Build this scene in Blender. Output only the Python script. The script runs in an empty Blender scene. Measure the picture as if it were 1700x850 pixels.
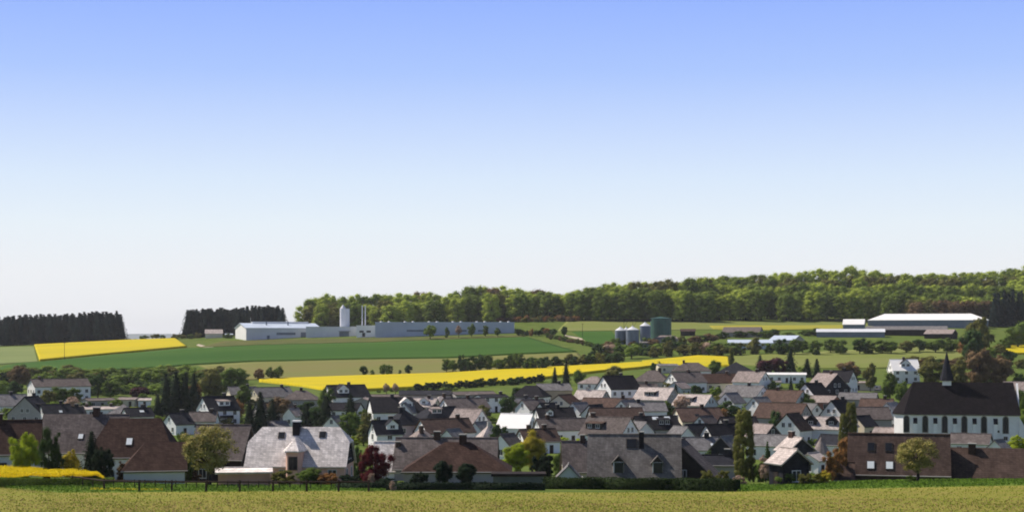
import bpy, math, random
import numpy as np
from mathutils import Vector, Matrix
R = math.radians
S = bpy.context.scene
COL = S.collection

# ------------------------------------------------------------------ camera
F, CX, HY = 2700.0, 850.0, 560.0          # focal length and horizon, in pixels of the 1700 px wide photograph
cam = bpy.data.objects.new('camera', bpy.data.cameras.new('camera'))
COL.objects.link(cam); S.camera = cam
cam.location = (0, 0, 0); cam.rotation_euler = (R(90), 0, 0)
cam.data.sensor_width = 36.0; cam.data.lens = 36.0 * F / 1700
cam.data.shift_y = (HY - 425) / 1700
cam.data.clip_start = 0.5; cam.data.clip_end = 30000
# ------------------------------------------------------------------ sky and sun
SUN_AZ, SUN_EL = R(-60), R(48)             # azimuth from +Y (ahead), negative = left
w = bpy.data.worlds.new('World'); S.world = w; w.use_nodes = True
n, l = w.node_tree.nodes, w.node_tree.links
for x in list(n): n.remove(x)
out = n.new('ShaderNodeOutputWorld'); mix = n.new('ShaderNodeMixShader')
b1 = n.new('ShaderNodeBackground'); b2 = n.new('ShaderNodeBackground')
sky = n.new('ShaderNodeTexSky'); sky.sky_type = 'NISHITA'; sky.sun_disc = False
sky.sun_elevation = SUN_EL; sky.sun_rotation = SUN_AZ; sky.air_density = 1.0; sky.dust_density = 0.6; sky.altitude = 400
l.new(sky.outputs[0], b1.inputs[0]); b1.inputs[1].default_value = 0.05
tc = n.new('ShaderNodeTexCoord'); sep = n.new('ShaderNodeSeparateXYZ'); l.new(tc.outputs['Generated'], sep.inputs[0])
mr = n.new('ShaderNodeMapRange'); mr.inputs[1].default_value = 0; mr.inputs[2].default_value = 0.4
l.new(sep.outputs[2], mr.inputs[0])
cr = n.new('ShaderNodeValToRGB'); l.new(mr.outputs[0], cr.inputs[0])
def lin(c): return tuple((v/255/12.92 if v/255 <= .04045 else ((v/255+.055)/1.055)**2.4) for v in c)
stops = [(0.0, (240,240,243)), (0.10, (239,242,246)), (0.17, (232,242,250)), (0.24, (218,234,253)), (0.32, (197,218,255)),
         (0.40, (172,200,255)), (0.50, (152,183,255)), (0.70, (92,124,215)), (1.0, (50,82,180))]
e = cr.color_ramp.elements
e[0].position = 0; e[0].color = lin(stops[0][1]) + (1,)
e[1].position = 1; e[1].color = lin(stops[-1][1]) + (1,)
for p, c in stops[1:-1]:
    q = e.new(p); q.color = lin(c) + (1,)
l.new(cr.outputs[0], b2.inputs[0]); b2.inputs[1].default_value = 0.80
m2 = n.new('ShaderNodeMapRange'); m2.interpolation_type = 'SMOOTHSTEP'
m2.inputs[1].default_value = 0.25; m2.inputs[2].default_value = 0.5
l.new(sep.outputs[2], m2.inputs[0]); l.new(m2.outputs[0], mix.inputs[0])
l.new(b2.outputs[0], mix.inputs[1]); l.new(b1.outputs[0], mix.inputs[2]); l.new(mix.outputs[0], out.inputs[0])
sd = bpy.data.lights.new('sun', 'SUN'); sd.energy = 5.0; sd.angle = R(0.5); sd.color = (1.0, 0.91, 0.80)
so = bpy.data.objects.new('sun', sd); COL.objects.link(so)
sv = Vector((math.sin(SUN_AZ)*math.cos(SUN_EL), math.cos(SUN_AZ)*math.cos(SUN_EL), math.sin(SUN_EL)))
so.rotation_euler = sv.to_track_quat('Z', 'Y').to_euler(); so.location = (-200, 200, 300)
S.view_settings.view_transform = 'Standard'; S.view_settings.look = 'None'
S.view_settings.exposure = 0.33; S.view_settings.gamma = 1.0; S.view_settings.use_curve_mapping = False
S.render.engine = 'CYCLES'
S.cycles.filter_width = 1.9

# ------------------------------------------------------------------ materials
MATS = {}
def mat(name, col, rough=0.85, scale=1.5, var=0.25, col2=None, mode='noise', obj_var=0.0, spec=0.3, bump=0.0, metal=0.0, trans=0.0, coords='Object', stretch=None):
    if name in MATS: return MATS[name]
    m = bpy.data.materials.new(name); m.use_nodes = True; MATS[name] = m
    nt = m.node_tree; N, L = nt.nodes, nt.links
    p = N['Principled BSDF']; p.inputs['Roughness'].default_value = rough; p.inputs['Metallic'].default_value = metal
    p.inputs['Specular IOR Level'].default_value = spec if rough < 0.8 else min(spec, 0.04)
    c = N.new('ShaderNodeTexCoord'); src = c.outputs[coords]
    if stretch:
        mp = N.new('ShaderNodeMapping'); mp.inputs['Scale'].default_value = stretch
        L.new(src, mp.inputs[0]); src = mp.outputs[0]
    no = N.new('ShaderNodeTexNoise'); no.inputs['Scale'].default_value = scale; no.inputs['Detail'].default_value = 6
    no.inputs['Roughness'].default_value = 0.65
    L.new(src, no.inputs['Vector'])
    mx = N.new('ShaderNodeMix'); mx.data_type = 'RGBA'
    c2 = col2 if col2 else tuple(min(1, v*(1+var)) for v in col)
    c1 = col if col2 else tuple(v*(1-var) for v in col)
    mx.inputs[6].default_value = (*c1, 1); mx.inputs[7].default_value = (*c2, 1)
    rp = N.new('ShaderNodeMapRange'); rp.inputs[1].default_value = 0.32; rp.inputs[2].default_value = 0.68
    L.new(no.outputs[0], rp.inputs[0]); L.new(rp.outputs[0], mx.inputs[0])
    res = mx.outputs[2]; hgt = no.outputs[0]
    if mode == 'tiles':                        # roof courses and joints
        sp = N.new('ShaderNodeSeparateXYZ'); L.new(c.outputs['Object'], sp.inputs[0])
        ad = N.new('ShaderNodeMath'); ad.operation = 'ADD'; L.new(sp.outputs[0], ad.inputs[0]); L.new(sp.outputs[1], ad.inputs[1])
        cb = N.new('ShaderNodeCombineXYZ'); L.new(ad.outputs[0], cb.inputs[0]); L.new(sp.outputs[2], cb.inputs[1])
        br = N.new('ShaderNodeTexBrick'); L.new(cb.outputs[0], br.inputs['Vector'])
        br.inputs['Scale'].default_value = 1.0; br.inputs['Brick Width'].default_value = 0.42; br.inputs['Row Height'].default_value = 0.24
        br.inputs['Mortar Size'].default_value = 0.018; br.inputs['Mortar Smooth'].default_value = 0.5
        br.inputs['Color1'].default_value = (0.78,0.78,0.78,1); br.inputs['Color2'].default_value = (1.16,1.16,1.16,1); br.inputs['Mortar'].default_value = (0.5,0.5,0.5,1)
        mu = N.new('ShaderNodeMix'); mu.data_type = 'RGBA'; mu.blend_type = 'MULTIPLY'; mu.inputs[0].default_value = 1
        L.new(res, mu.inputs[6]); L.new(br.outputs['Color'], mu.inputs[7]); res = mu.outputs[2]; hgt = br.outputs['Fac']
        # lichen and rain streaks down the slope
        mp2 = N.new('ShaderNodeMapping'); mp2.inputs['Scale'].default_value = (1.2, 1.2, 0.18); L.new(c.outputs['Object'], mp2.inputs[0])
        n3 = N.new('ShaderNodeTexNoise'); n3.inputs['Scale'].default_value = 0.9; n3.inputs['Detail'].default_value = 5; L.new(mp2.outputs[0], n3.inputs['Vector'])
        r3 = N.new('ShaderNodeMapRange'); r3.inputs[1].default_value = .3; r3.inputs[2].default_value = .7; r3.inputs[3].default_value = .78; r3.inputs[4].default_value = 1.2
        L.new(n3.outputs[0], r3.inputs[0])
        m4 = N.new('ShaderNodeVectorMath'); m4.operation = 'SCALE'; L.new(res, m4.inputs[0]); L.new(r3.outputs[0], m4.inputs['Scale']); res = m4.outputs[0]
    if mode == 'rows':                         # tramlines left by the tractor, and drilling rows
        mp3 = N.new('ShaderNodeMapping'); mp3.inputs['Rotation'].default_value = (0,0,0.12); L.new(c.outputs['Object'], mp3.inputs[0])
        for sc_, lo_, pw_ in ((0.085, 0.72, 26.0), (0.5, 0.90, 1.0)):
            wv = N.new('ShaderNodeTexWave'); wv.bands_direction = 'Y'; wv.inputs['Scale'].default_value = sc_; wv.inputs['Distortion'].default_value = 0.6; wv.inputs['Detail'].default_value = 2; wv.inputs['Detail Scale'].default_value = .3
            L.new(mp3.outputs[0], wv.inputs[0]); po = N.new('ShaderNodeMath'); po.operation = 'POWER'; po.inputs[1].default_value = pw_; L.new(wv.outputs['Fac'], po.inputs[0])
            rr = N.new('ShaderNodeMapRange'); rr.inputs[3].default_value = 1; rr.inputs[4].default_value = lo_; L.new(po.outputs[0], rr.inputs[0])
            mm = N.new('ShaderNodeVectorMath'); mm.operation = 'SCALE'; L.new(res, mm.inputs[0]); L.new(rr.outputs[0], mm.inputs['Scale']); res = mm.outputs[0]
    if obj_var > 0:
        oi = N.new('ShaderNodeObjectInfo'); r2 = N.new('ShaderNodeMapRange')
        r2.inputs[3].default_value = 1-obj_var; r2.inputs[4].default_value = 1+obj_var
        L.new(oi.outputs['Random'], r2.inputs[0])
        m3 = N.new('ShaderNodeVectorMath'); m3.operation = 'SCALE'; L.new(res, m3.inputs[0]); L.new(r2.outputs[0], m3.inputs['Scale']); res = m3.outputs[0]
    L.new(res, p.inputs['Base Color'])
    if bump > 0:
        b = N.new('ShaderNodeBump'); b.inputs['Strength'].default_value = 0.6; b.inputs['Distance'].default_value = bump
        L.new(hgt, b.inputs['Height']); L.new(b.outputs[0], p.inputs['Normal'])
    if trans > 0:                              # leaves let some light through
        t = N.new('ShaderNodeBsdfTranslucent'); L.new(res, t.inputs[0])
        ms = N.new('ShaderNodeMixShader'); ms.inputs[0].default_value = trans
        L.new(p.outputs[0], ms.inputs[1]); L.new(t.outputs[0], ms.inputs[2]); L.new(ms.outputs[0], N['Material Output'].inputs[0])
    return m
def roofm(name, col, var=0.16, **k): return mat(name, col, 0.86, 0.5, var, mode='tiles', obj_var=0.12, bump=0.02, **k)
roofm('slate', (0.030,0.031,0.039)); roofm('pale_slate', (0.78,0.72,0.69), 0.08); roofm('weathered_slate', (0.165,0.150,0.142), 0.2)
roofm('brown', (0.088,0.060,0.051)); roofm('dark_brown', (0.066,0.040,0.033)); roofm('grey_brown', (0.145,0.122,0.116))
roofm('pink_grey', (0.30,0.25,0.235)); roofm('red_brown', (0.115,0.076,0.063)); roofm('grey', (0.19,0.182,0.186)); roofm('near_black', (0.022,0.021,0.026))
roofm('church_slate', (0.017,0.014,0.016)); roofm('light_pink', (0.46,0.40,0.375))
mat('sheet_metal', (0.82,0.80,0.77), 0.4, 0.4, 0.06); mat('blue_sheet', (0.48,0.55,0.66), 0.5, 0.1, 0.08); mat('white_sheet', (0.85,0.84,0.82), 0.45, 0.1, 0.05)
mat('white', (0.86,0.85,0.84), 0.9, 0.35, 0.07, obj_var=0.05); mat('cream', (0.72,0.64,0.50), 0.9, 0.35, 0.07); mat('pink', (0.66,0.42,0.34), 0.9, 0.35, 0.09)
mat('salmon', (0.55,0.32,0.24), 0.9, 0.35, 0.12); mat('grey_wall', (0.36,0.34,0.33), 0.9, 0.35, 0.12); mat('tan_wall', (0.50,0.40,0.29), 0.9, 0.35, 0.12)
mat('mint', (0.55,0.60,0.62), 0.9, 0.35, 0.07); mat('brick_red', (0.36,0.15,0.10), 0.9, 1.5, 0.25); mat('timber', (0.035,0.028,0.026), 0.8, 1.0, 0.3)
mat('rose_grey', (0.46,0.36,0.36), 0.9, 0.35, 0.08); mat('green_grey', (0.14,0.155,0.14), 0.85, 0.6, 0.15); mat('stone', (0.45,0.42,0.38), 0.9, 0.8, 0.2)
mat('glass', (0.014,0.016,0.022), 0.25, 1, 0.1, spec=0.35); mat('glare_pane', (0.75,0.80,0.82), 0.35, 1, 0.04); mat('frame', (0.7,0.7,0.68), 0.6, 1, 0.05)  # pale pane colour stands in for sky glare on some skylights
mat('dark_frame', (0.05,0.04,0.035), 0.6, 1, 0.1); mat('concrete', (0.42,0.40,0.37), 0.9, 0.6, 0.15)
mat('steel_blue', (0.16,0.19,0.24), 0.55, 0.3, 0.12); mat('tank_green', (0.045,0.11,0.085), 0.5, 0.2, 0.2); mat('factory_blue', (0.43,0.48,0.57), 0.6, 0.06, 0.12)
mat('factory_grey', (0.60,0.62,0.66), 0.6, 0.06, 0.1); mat('wood', (0.045,0.034,0.028), 0.9, 2.5, 0.35); mat('bark', (0.05,0.04,0.033), 0.95, 3, 0.35)
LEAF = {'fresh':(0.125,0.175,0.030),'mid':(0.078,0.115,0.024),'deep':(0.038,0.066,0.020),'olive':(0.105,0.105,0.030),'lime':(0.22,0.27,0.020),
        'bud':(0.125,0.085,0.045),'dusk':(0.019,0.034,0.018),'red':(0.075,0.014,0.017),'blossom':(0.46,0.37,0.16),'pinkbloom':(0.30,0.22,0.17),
        'amber':(0.30,0.25,0.030),'spruce':(0.012,0.026,0.024),'plum':(0.055,0.022,0.028),'box':(0.020,0.032,0.011),'beech':(0.255,0.305,0.050),'beechd':(0.115,0.155,0.030),'rust':(0.20,0.105,0.04)}  # two beech tones put front-row shade and crest sun into leaf colour
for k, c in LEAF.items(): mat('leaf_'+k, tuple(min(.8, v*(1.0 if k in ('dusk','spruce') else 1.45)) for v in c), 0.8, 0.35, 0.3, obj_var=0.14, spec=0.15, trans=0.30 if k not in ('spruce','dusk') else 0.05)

MATS.pop('leaf_blossom'); mat('leaf_blossom', (0.48,0.40,0.15), 0.8, 1.1, col2=(0.13,0.15,0.03), spec=0.1, trans=0.25)
# ------------------------------------------------------------------ mesh helpers
class MB:
    def __init__(s): s.v, s.f, s.mi = [], [], []
    def add(s, vs, fs, mi=0):
        o = len(s.v); s.v += [tuple(v) for v in vs]; s.f += [tuple(i+o for i in f) for f in fs]; s.mi += [mi]*len(fs)
    def box(s, x0, x1, y0, y1, z0, z1, mi=0, M=None):
        vs = [Vector(p) for p in ((x0,y0,z0),(x1,y0,z0),(x1,y1,z0),(x0,y1,z0),(x0,y0,z1),(x1,y0,z1),(x1,y1,z1),(x0,y1,z1))]
        if M is not None: vs = [M @ v for v in vs]
        s.add(vs, [(0,3,2,1),(4,5,6,7),(0,1,5,4),(1,2,6,5),(2,3,7,6),(3,0,4,7)], mi)
    def shell(s, top, faces, t, mi=0):
        """closed slab: the faces over the points `top`, and a copy t lower, joined by a rim"""
        k = len(top); vs = [Vector(p) for p in top] + [Vector(p) - Vector((0,0,t)) for p in top]
        fs = [tuple(f) for f in faces] + [tuple(i+k for i in reversed(f)) for f in faces]
        ed = {}
        for f in faces:
            for a, b in zip(f, list(f[1:])+[f[0]]): ed[(a,b)] = 1
        for (a, b) in list(ed):
            if (b, a) not in ed: fs.append((b, a, a+k, b+k))
        s.add(vs, fs, mi)
    def tube(s, p, q, r0, r1, k=8, mi=0, cap=True):
        p, q = Vector(p), Vector(q); a = (q-p).normalized()
        u = a.orthogonal().normalized(); v = a.cross(u)
        vs = [p + (u*math.cos(2*math.pi*i/k) + v*math.sin(2*math.pi*i/k))*r0 for i in range(k)]
        vs += [q + (u*math.cos(2*math.pi*i/k) + v*math.sin(2*math.pi*i/k))*r1 for i in range(k)]
        fs = [(i, (i+1)%k, (i+1)%k+k, i+k) for i in range(k)]
        if cap: fs += [tuple(reversed(range(k))), tuple(range(k, 2*k))]
        s.add(vs, fs, mi)
    def mesh(s, name, mats):
        me = bpy.data.meshes.new(name); me.from_pydata(s.v, [], s.f)
        for m in (mats if isinstance(mats, (list, tuple)) else [mats]): me.materials.append(MATS[m] if isinstance(m, str) else m)
        me.polygons.foreach_set('material_index', s.mi); me.update(); return me
    def build(s, name, mats, parent=None, loc=None, rz=0):
        return link(name, s.mesh(name, mats), parent, loc, rz)
def link(name, data, parent=None, loc=None, rz=0):
    o = bpy.data.objects.new(name, data); COL.objects.link(o)
    if parent: o.parent = parent
    if loc is not None: o.location = loc
    if rz: o.rotation_euler.z = rz
    return o
def tag(o, label=None, cat=None, group=None, kind=None):
    if label: o['label'] = label
    if cat: o['category'] = cat
    if group: o['group'] = group
    if kind: o['kind'] = kind
    return o

# ------------------------------------------------------------------ terrain: a height field from the heights read along eight bearings
UC = [-300, 0, 300, 600, 900, 1200, 1500, 1700, 2000]
DC = [0,10,40,80,120,150,185,200,230,260,300,350,450,550,650,750,850,950,1050,1150,1250,1400,1700,2500]
near = {0:-1.7,10:-2.5,40:-6.3,80:-10.6,120:-13.7}
T = {  # picture row of the ground at each distance
 150:[838]*9, 185:[810,811,814,814,814,815,808,806,806], 200:[799,800,809,810,810,810,801,799,799], 230:[788,789,801,802,802,802,797,797,797],
 260:[785,786,797,797,797,797,794,794,794], 300:[779,780,786,786,786,786,784,784,784], 350:[767,767,768,768,768,768,767,767,767],
 450:[735,735,735,735,735,735,737,737,737], 550:[695,695,696,696,692,690,690,690,690], 650:[668,668,669,667,655,648,648,648,648],
 750:[648,648,651,647,632,620,618,618,618], 850:[630,630,632,627,611,598,594,595,595], 950:[613,613,609,600,591,579,574,575,575],
 1050:[599,598,588,577,570,562,559,560,560], 1150:[584,583,571,560,550,546,547,549,549], 1250:[575,574,561,549,533,532,536,540,540],
 1400:[577,576,562,538,527,503,492,490,490], 1700:[592,590,575,550,530,500,488,482,482], 2500:[600,600,595,590,580,570,570,570,570]}
ZT = np.zeros((len(UC), len(DC)))
for i in range(len(UC)):
    for j, d in enumerate(DC): ZT[i, j] = near[d] if d in near else (HY - T[d][i]) * d / F
DG = np.arange(0, 2501, 5.0)
def hermite(xs, ys, xq):
    xs, ys = np.array(xs, float), np.array(ys, float); m = np.zeros_like(ys); dlt = np.diff(ys)/np.diff(xs)
    m[0], m[-1] = dlt[0], dlt[-1]; m[1:-1] = (dlt[1:]*np.diff(xs)[:-1] + dlt[:-1]*np.diff(xs)[1:])/(xs[2:]-xs[:-2])
    k = np.clip(np.searchsorted(xs, xq, 'right')-1, 0, len(xs)-2); h = xs[k+1]-xs[k]; t = (xq-xs[k])/h
    return (2*t**3-3*t**2+1)*ys[k] + (t**3-2*t**2+t)*h*m[k] + (-2*t**3+3*t**2)*ys[k+1] + (t**3-t**2)*h*m[k+1]
ZG0 = np.array([hermite(DC, ZT[i], DG) for i in range(len(UC))])
UG = np.arange(-300, 2001, 25.0)
ZG = np.array([hermite(UC, ZG0[:, j], UG) for j in range(len(DG))]).T
def Hv(X, Y):
    X = np.asarray(X, float); Y = np.asarray(Y, float); Yc = np.clip(Y, 1, 2499)
    u = np.clip(CX + F*X/np.maximum(Yc, 60), -300, 1999)
    a = (u+300)/25; i = np.clip(a.astype(int), 0, len(UG)-2); a = a-i
    b = Yc/5; j = np.clip(b.astype(int), 0, len(DG)-2); b = b-j
    z = ZG[i,j]*(1-a)*(1-b)+ZG[i+1,j]*a*(1-b)+ZG[i,j+1]*(1-a)*b+ZG[i+1,j+1]*a*b
    far = np.clip((Y-2500)/3000, 0, 1)
    z = z*(1-far) + (-60)*far
    z = np.where((Y > 135) | (Y < 1), z, z)
    return z
def H(x, y): return float(Hv(x, y))
def at_d(u, d):
    x = (u-CX)/F*d; return Vector((x, d, H(x, d)))
def at(u, y, lo=140, hi=1500):
    """where the line of sight through row y meets the ground"""
    ds = np.arange(lo, hi, 1.0); xs = (u-CX)/F*ds; rows = HY - Hv(xs, ds)/ds*F
    k = np.argmax(rows <= y) if (rows <= y).any() else int(np.argmin(rows))
    d = ds[k]
    if k > 0 and rows[k-1] != rows[k]: d = ds[k-1] + (rows[k-1]-y)/(rows[k-1]-rows[k])
    return at_d(u, float(np.clip(d, lo, hi)))
# rows of the mesh, dense where the ground is seen at a grazing angle
ys = np.concatenate([[-500,-250,-120,-50,-15,0], np.arange(5,120,5), np.arange(120,700,3), np.arange(700,1700,5), np.arange(1700,2600,50), np.arange(2600,12001,400)])
ss = np.linspace(-1.3, 1.3, 521)
Xg = ss[None,:]*np.maximum(ys, 120)[:,None]; Yg = np.repeat(ys[:,None], len(ss), 1); Zg = Hv(Xg, Yg)
def grid_mesh(name, X, Y, Z, m):
    r, c = X.shape; me = bpy.data.meshes.new(name)
    co = np.stack([X, Y, Z], -1).reshape(-1, 3)
    idx = np.arange(r*c).reshape(r, c); q = np.stack([idx[:-1,:-1], idx[:-1,1:], idx[1:,1:], idx[1:,:-1]], -1).reshape(-1, 4)
    me.vertices.add(len(co)); me.vertices.foreach_set('co', co.ravel())
    me.loops.add(q.size); me.loops.foreach_set('vertex_index', q.ravel())
    me.polygons.add(len(q)); me.polygons.foreach_set('loop_start', np.arange(0, q.size, 4)); me.polygons.foreach_set('loop_total', np.full(len(q), 4))
    me.polygons.foreach_set('use_smooth', np.ones(len(q), bool)); me.update(calc_edges=True); me.validate()
    me.materials.append(MATS[m]); return me
mat('meadow', (0.060,0.105,0.016), 0.95, 0.09, col2=(0.120,0.150,0.032), bump=0.3)
tag(link('ground', grid_mesh('ground', Xg, Yg, Zg, 'meadow')), kind='structure')
# far blue hills on the horizon
mat('far_hill', (0.10,0.13,0.13), 0.95, 0.002, 0.3)
hx = np.linspace(-8000, 8000, 161); hy = np.array([13000, 13600, 14200, 14800, 15500])
prof = np.array([-70, -10, 34, 28, -70])
HX, HYY = np.meshgrid(hx, hy)
HZ = prof[:,None] + np.where(prof[:,None] > -60, 6*np.sin(hx/410)[None,:] + 4*np.sin(hx/173+1)[None,:], 0)
tag(link('hills', grid_mesh('hills', HX, HYY, HZ, 'far_hill')), kind='structure')

# ------------------------------------------------------------------ fields
mat('rape', (0.58,0.45,0.010), 0.9, 0.02, col2=(0.44,0.38,0.02), stretch=(.4,2,1), mode='rows')
mat('wheat', (0.036,0.098,0.014), 0.95, 0.012, col2=(0.058,0.125,0.020), stretch=(0.3,1.6,1), mode='rows')
mat('stubble', (0.205,0.175,0.068), 0.95, 0.012, col2=(0.165,0.19,0.052), stretch=(0.3,2.5,1), mode='rows')
mat('pale_green', (0.185,0.225,0.085), 0.95, 0.02, col2=(0.15,0.19,0.07), stretch=(0.4,2,1))
mat('olive_field', (0.150,0.185,0.040), 0.95, 0.02, col2=(0.19,0.20,0.07), stretch=(0.4,2,1))
mat('bank_grass', (0.075,0.100,0.028), 0.95, 0.05, col2=(0.12,0.115,0.04), bump=0.3)
mat('lane', (0.42,0.36,0.28), 0.95, 0.2, 0.15)
mat('asphalt', (0.12,0.115,0.115), 0.9, 0.3, 0.2)
def field(name, poly, m, h=0.3, rows=24, cols=60, lo=140, hi=1500):
    """sheet of crop following the ground inside an outline given by its corners"""
    ymin, ymax = min(p[1] for p in poly), max(p[1] for p in poly)
    top, lay = [], []
    for r in range(rows+1):
        y = ymin + (ymax-ymin)*min(max(r/rows, 0.002), 0.998); xs = []
        for (x0,y0),(x1,y1) in zip(poly, poly[1:]+poly[:1]):
            if (y0 <= y < y1) or (y1 <= y < y0): xs.append(x0 + (y-y0)/(y1-y0)*(x1-x0))
        a, b = min(xs), max(xs)
        lay.append([at(a+(b-a)*c/cols, y, lo, hi) for c in range(cols+1)])
    P = np.array([[tuple(p) for p in row] for row in lay])
    X, Y, Z = P[...,0], P[...,1], P[...,2]+h
    # skirt down to the ground all round
    X = np.pad(X, 1, mode='edge'); Y = np.pad(Y, 1, mode='edge'); Z = np.pad(Z, 1, mode='edge')
    Z[0,:] -= h+0.3; Z[-1,:] -= h+0.3; Z[1:-1,0] -= h+0.3; Z[1:-1,-1] -= h+0.3
    me = grid_mesh(name, X[::-1], Y[::-1], Z[::-1], m)
    return tag(link(name, me), kind='structure')
# horizontal strips are cut column-wise instead: outline given as upper and lower edge
def strip(name, upper, lower, m, h=0.3, cols=80, rows=14, lo=140, hi=1500):
    ux, uy = zip(*upper); lx, ly = zip(*lower)
    lay = []
    for r in range(rows+1):
        row = []
        for c in range(cols+1):
            t = c/cols; x0 = ux[0]+(ux[-1]-ux[0])*t; x1 = lx[0]+(lx[-1]-lx[0])*t
            y0 = np.interp(x0, ux, uy); y1 = np.interp(x1, lx, ly); k = r/rows
            row.append(tuple(at(x0+(x1-x0)*k, y0+(y1-y0)*k, lo, hi)))
        lay.append(row)
    P = np.array(lay); X, Y, Z = P[...,0], P[...,1], P[...,2]+h
    X = np.pad(X, 1, mode='edge'); Y = np.pad(Y, 1, mode='edge'); Z = np.pad(Z, 1, mode='edge')
    Z[0,:] -= h+0.3; Z[-1,:] -= h+0.3; Z[1:-1,0] -= h+0.3; Z[1:-1,-1] -= h+0.3
    return tag(link(name, grid_mesh(name, X[::-1], Y[::-1], Z[::-1], m)), kind='structure')
strip('rape_field', [(57,574),(215,566),(291,563.5)], [(66,600),(190,588),(310,577)], 'rape', 1.2)
strip('pale_field', [(-60,578),(56,575)], [(-60,609),(63,601)], 'pale_green', 0.2)
strip('wheat_field', [(25,604),(70,601),(190,589),(312,579),(440,573),(620,569),(700,566),(875,560)],
      [(-30,617),(130,617),(240,612),(330,605),(420,600),(600,596),(750,594),(860,588),(958,584)], 'wheat', 0.4, cols=120)
strip('stubble_field', [(330,607),(420,601.5),(600,597.5),(750,595.5),(860,589.5),(960,586)], [(395,632),(430,630),(600,624),(740,620),(840,613),(975,604)], 'stubble', 0.15, cols=100)
strip('rape_field', [(430,632),(600,626),(740,622),(840,616),(1000,607.5),(1056,604),(1095,603)],
      [(430,634),(500,642),(560,652),(700,645),(800,640),(900,630),(1000,618),(1060,613),(1095,608)], 'rape', 1.2, cols=120)
strip('rape_field', [(1066,602),(1130,596),(1160,593),(1208,595)], [(1088,603),(1150,607.5),(1180,609),(1212,609)], 'rape', 1.2)
strip('bank', [(372,566),(600,561),(700,560),(870,556)], [(330,577),(440,572),(620,568),(700,565),(873,559)], 'bank_grass', 0.2)
strip('meadow_field', [(1190,592),(1330,586),(1450,579),(1620,572)], [(1215,604),(1330,612),(1450,612),(1640,604)], 'olive_field', 0.2)
strip('upper_field', [(940,534),(1060,533),(1200,533),(1400,534),(1450,535)], [(925,550),(1060,549),(1200,547),(1400,545),(1450,545)], 'olive_field', 0.2, hi=1350)
strip('wheat_field', [(950,551),(1015,550)], [(985,575),(1040,577)], 'wheat', 0.3)
mat('thin_rape', (0.36,0.30,0.03), 0.95, 0.03, col2=(0.22,0.24,0.05), stretch=(.3,2,1))
strip('rape_field', [(1178,541.5),(1280,541),(1420,540)], [(1185,547),(1280,548.5),(1420,546)], 'thin_rape', 0.4, hi=1350)
strip('rape_field', [(1662,574),(1760,572)], [(1668,589),(1760,587)], 'rape', 0.9)
strip('track', [(938,556),(960,560),(1000,568)], [(938,558),(960,563),(1000,571)], 'lane', 0.12, rows=3, cols=20)
strip('track', [(330,571),(345,575),(362,577)], [(326,573),(340,577.5),(362,579.5)], 'lane', 0.12, rows=3, cols=20)
strip('parking_lot', [(1395,640),(1462,640)], [(1390,649),(1465,649)], 'asphalt', 0.1, rows=4, cols=10)
FIELD_EDGE = [(-400,806),(0,809),(100,818),(200,817.5),(560,815),(800,817.5),(1180,817.5),(1400,812),(1700,806),(2100,803)]
mat('sprouting', (0.185,0.205,0.030), 0.95, 0.30, col2=(0.225,0.180,0.050), stretch=(0.35,1.2,1), bump=0.15)
strip('sprouting_field', FIELD_EDGE, [(-400,990),(2100,990)], 'sprouting', 0.05, cols=160, rows=40, lo=45)
mat('verge', (0.085,0.15,0.018), 0.95, 0.25, col2=(0.14,0.18,0.03), stretch=(0.4,1,1), bump=0.3)
strip('grass_verge', [(-400,794),(0,796),(190,800),(620,810)], [(-400,807),(0,810),(100,819),(200,818.5),(560,816),(620,816)], 'verge', 0.02)
strip('grass_verge', [(1225,810),(1400,800),(1560,797),(1700,794),(2000,792)], [(1225,818),(1400,813),(1700,807),(2000,805)], 'verge', 0.02)

# ------------------------------------------------------------------ plants
def quad_cloud(P, Nn, sz, rng, elong=1.0):
    """small leaf faces at points P facing roughly along Nn"""
    k = len(P); Nn = Nn/np.maximum(np.linalg.norm(Nn, axis=1, keepdims=True), 1e-6)
    a = rng.normal(size=(k,3)); t1 = np.cross(Nn, a); t1 /= np.maximum(np.linalg.norm(t1, axis=1, keepdims=True), 1e-6); t2 = np.cross(Nn, t1)
    s = sz*rng.uniform(0.6, 1.35, (k,1)); s2 = s*rng.uniform(0.5, 0.95, (k,1))*elong
    return np.stack([P+t1*s, P+t2*s2, P-t1*s, P-t2*s2], 1)
def arr_mesh(name, quads, m, extra=None):
    co = quads.reshape(-1,3); q = np.arange(len(co)).reshape(-1,4)
    me = bpy.data.meshes.new(name)
    if extra is not None:
        ev, ef = extra; q2 = [tuple(np.array(f)+len(co)) for f in ef]; co = np.concatenate([co, ev]) if len(ev) else co
    else: q2 = []
    lt = np.concatenate([np.full(len(q),4), np.array([len(f) for f in q2], int)]) if q2 else np.full(len(q),4)
    li = np.concatenate([q.ravel(), np.array([i for f in q2 for i in f], int)]) if q2 else q.ravel()
    me.vertices.add(len(co)); me.vertices.foreach_set('co', co.astype(np.float32).ravel())
    me.loops.add(len(li)); me.loops.foreach_set('vertex_index', li)
    me.polygons.add(len(lt)); me.polygons.foreach_set('loop_start', np.concatenate([[0], np.cumsum(lt)[:-1]])); me.polygons.foreach_set('loop_total', lt)
    me.update(calc_edges=True); me.materials.append(MATS[m]); return me
ICO = None
def ico():
    global ICO
    if ICO is None:
        import bmesh
        bm = bmesh.new(); bmesh.ops.create_icosphere(bm, subdivisions=1, radius=1)
        ICO = (np.array([v.co[:] for v in bm.verts]), [tuple(v.index for v in f.verts) for f in bm.faces]); bm.free()
    return ICO
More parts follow.
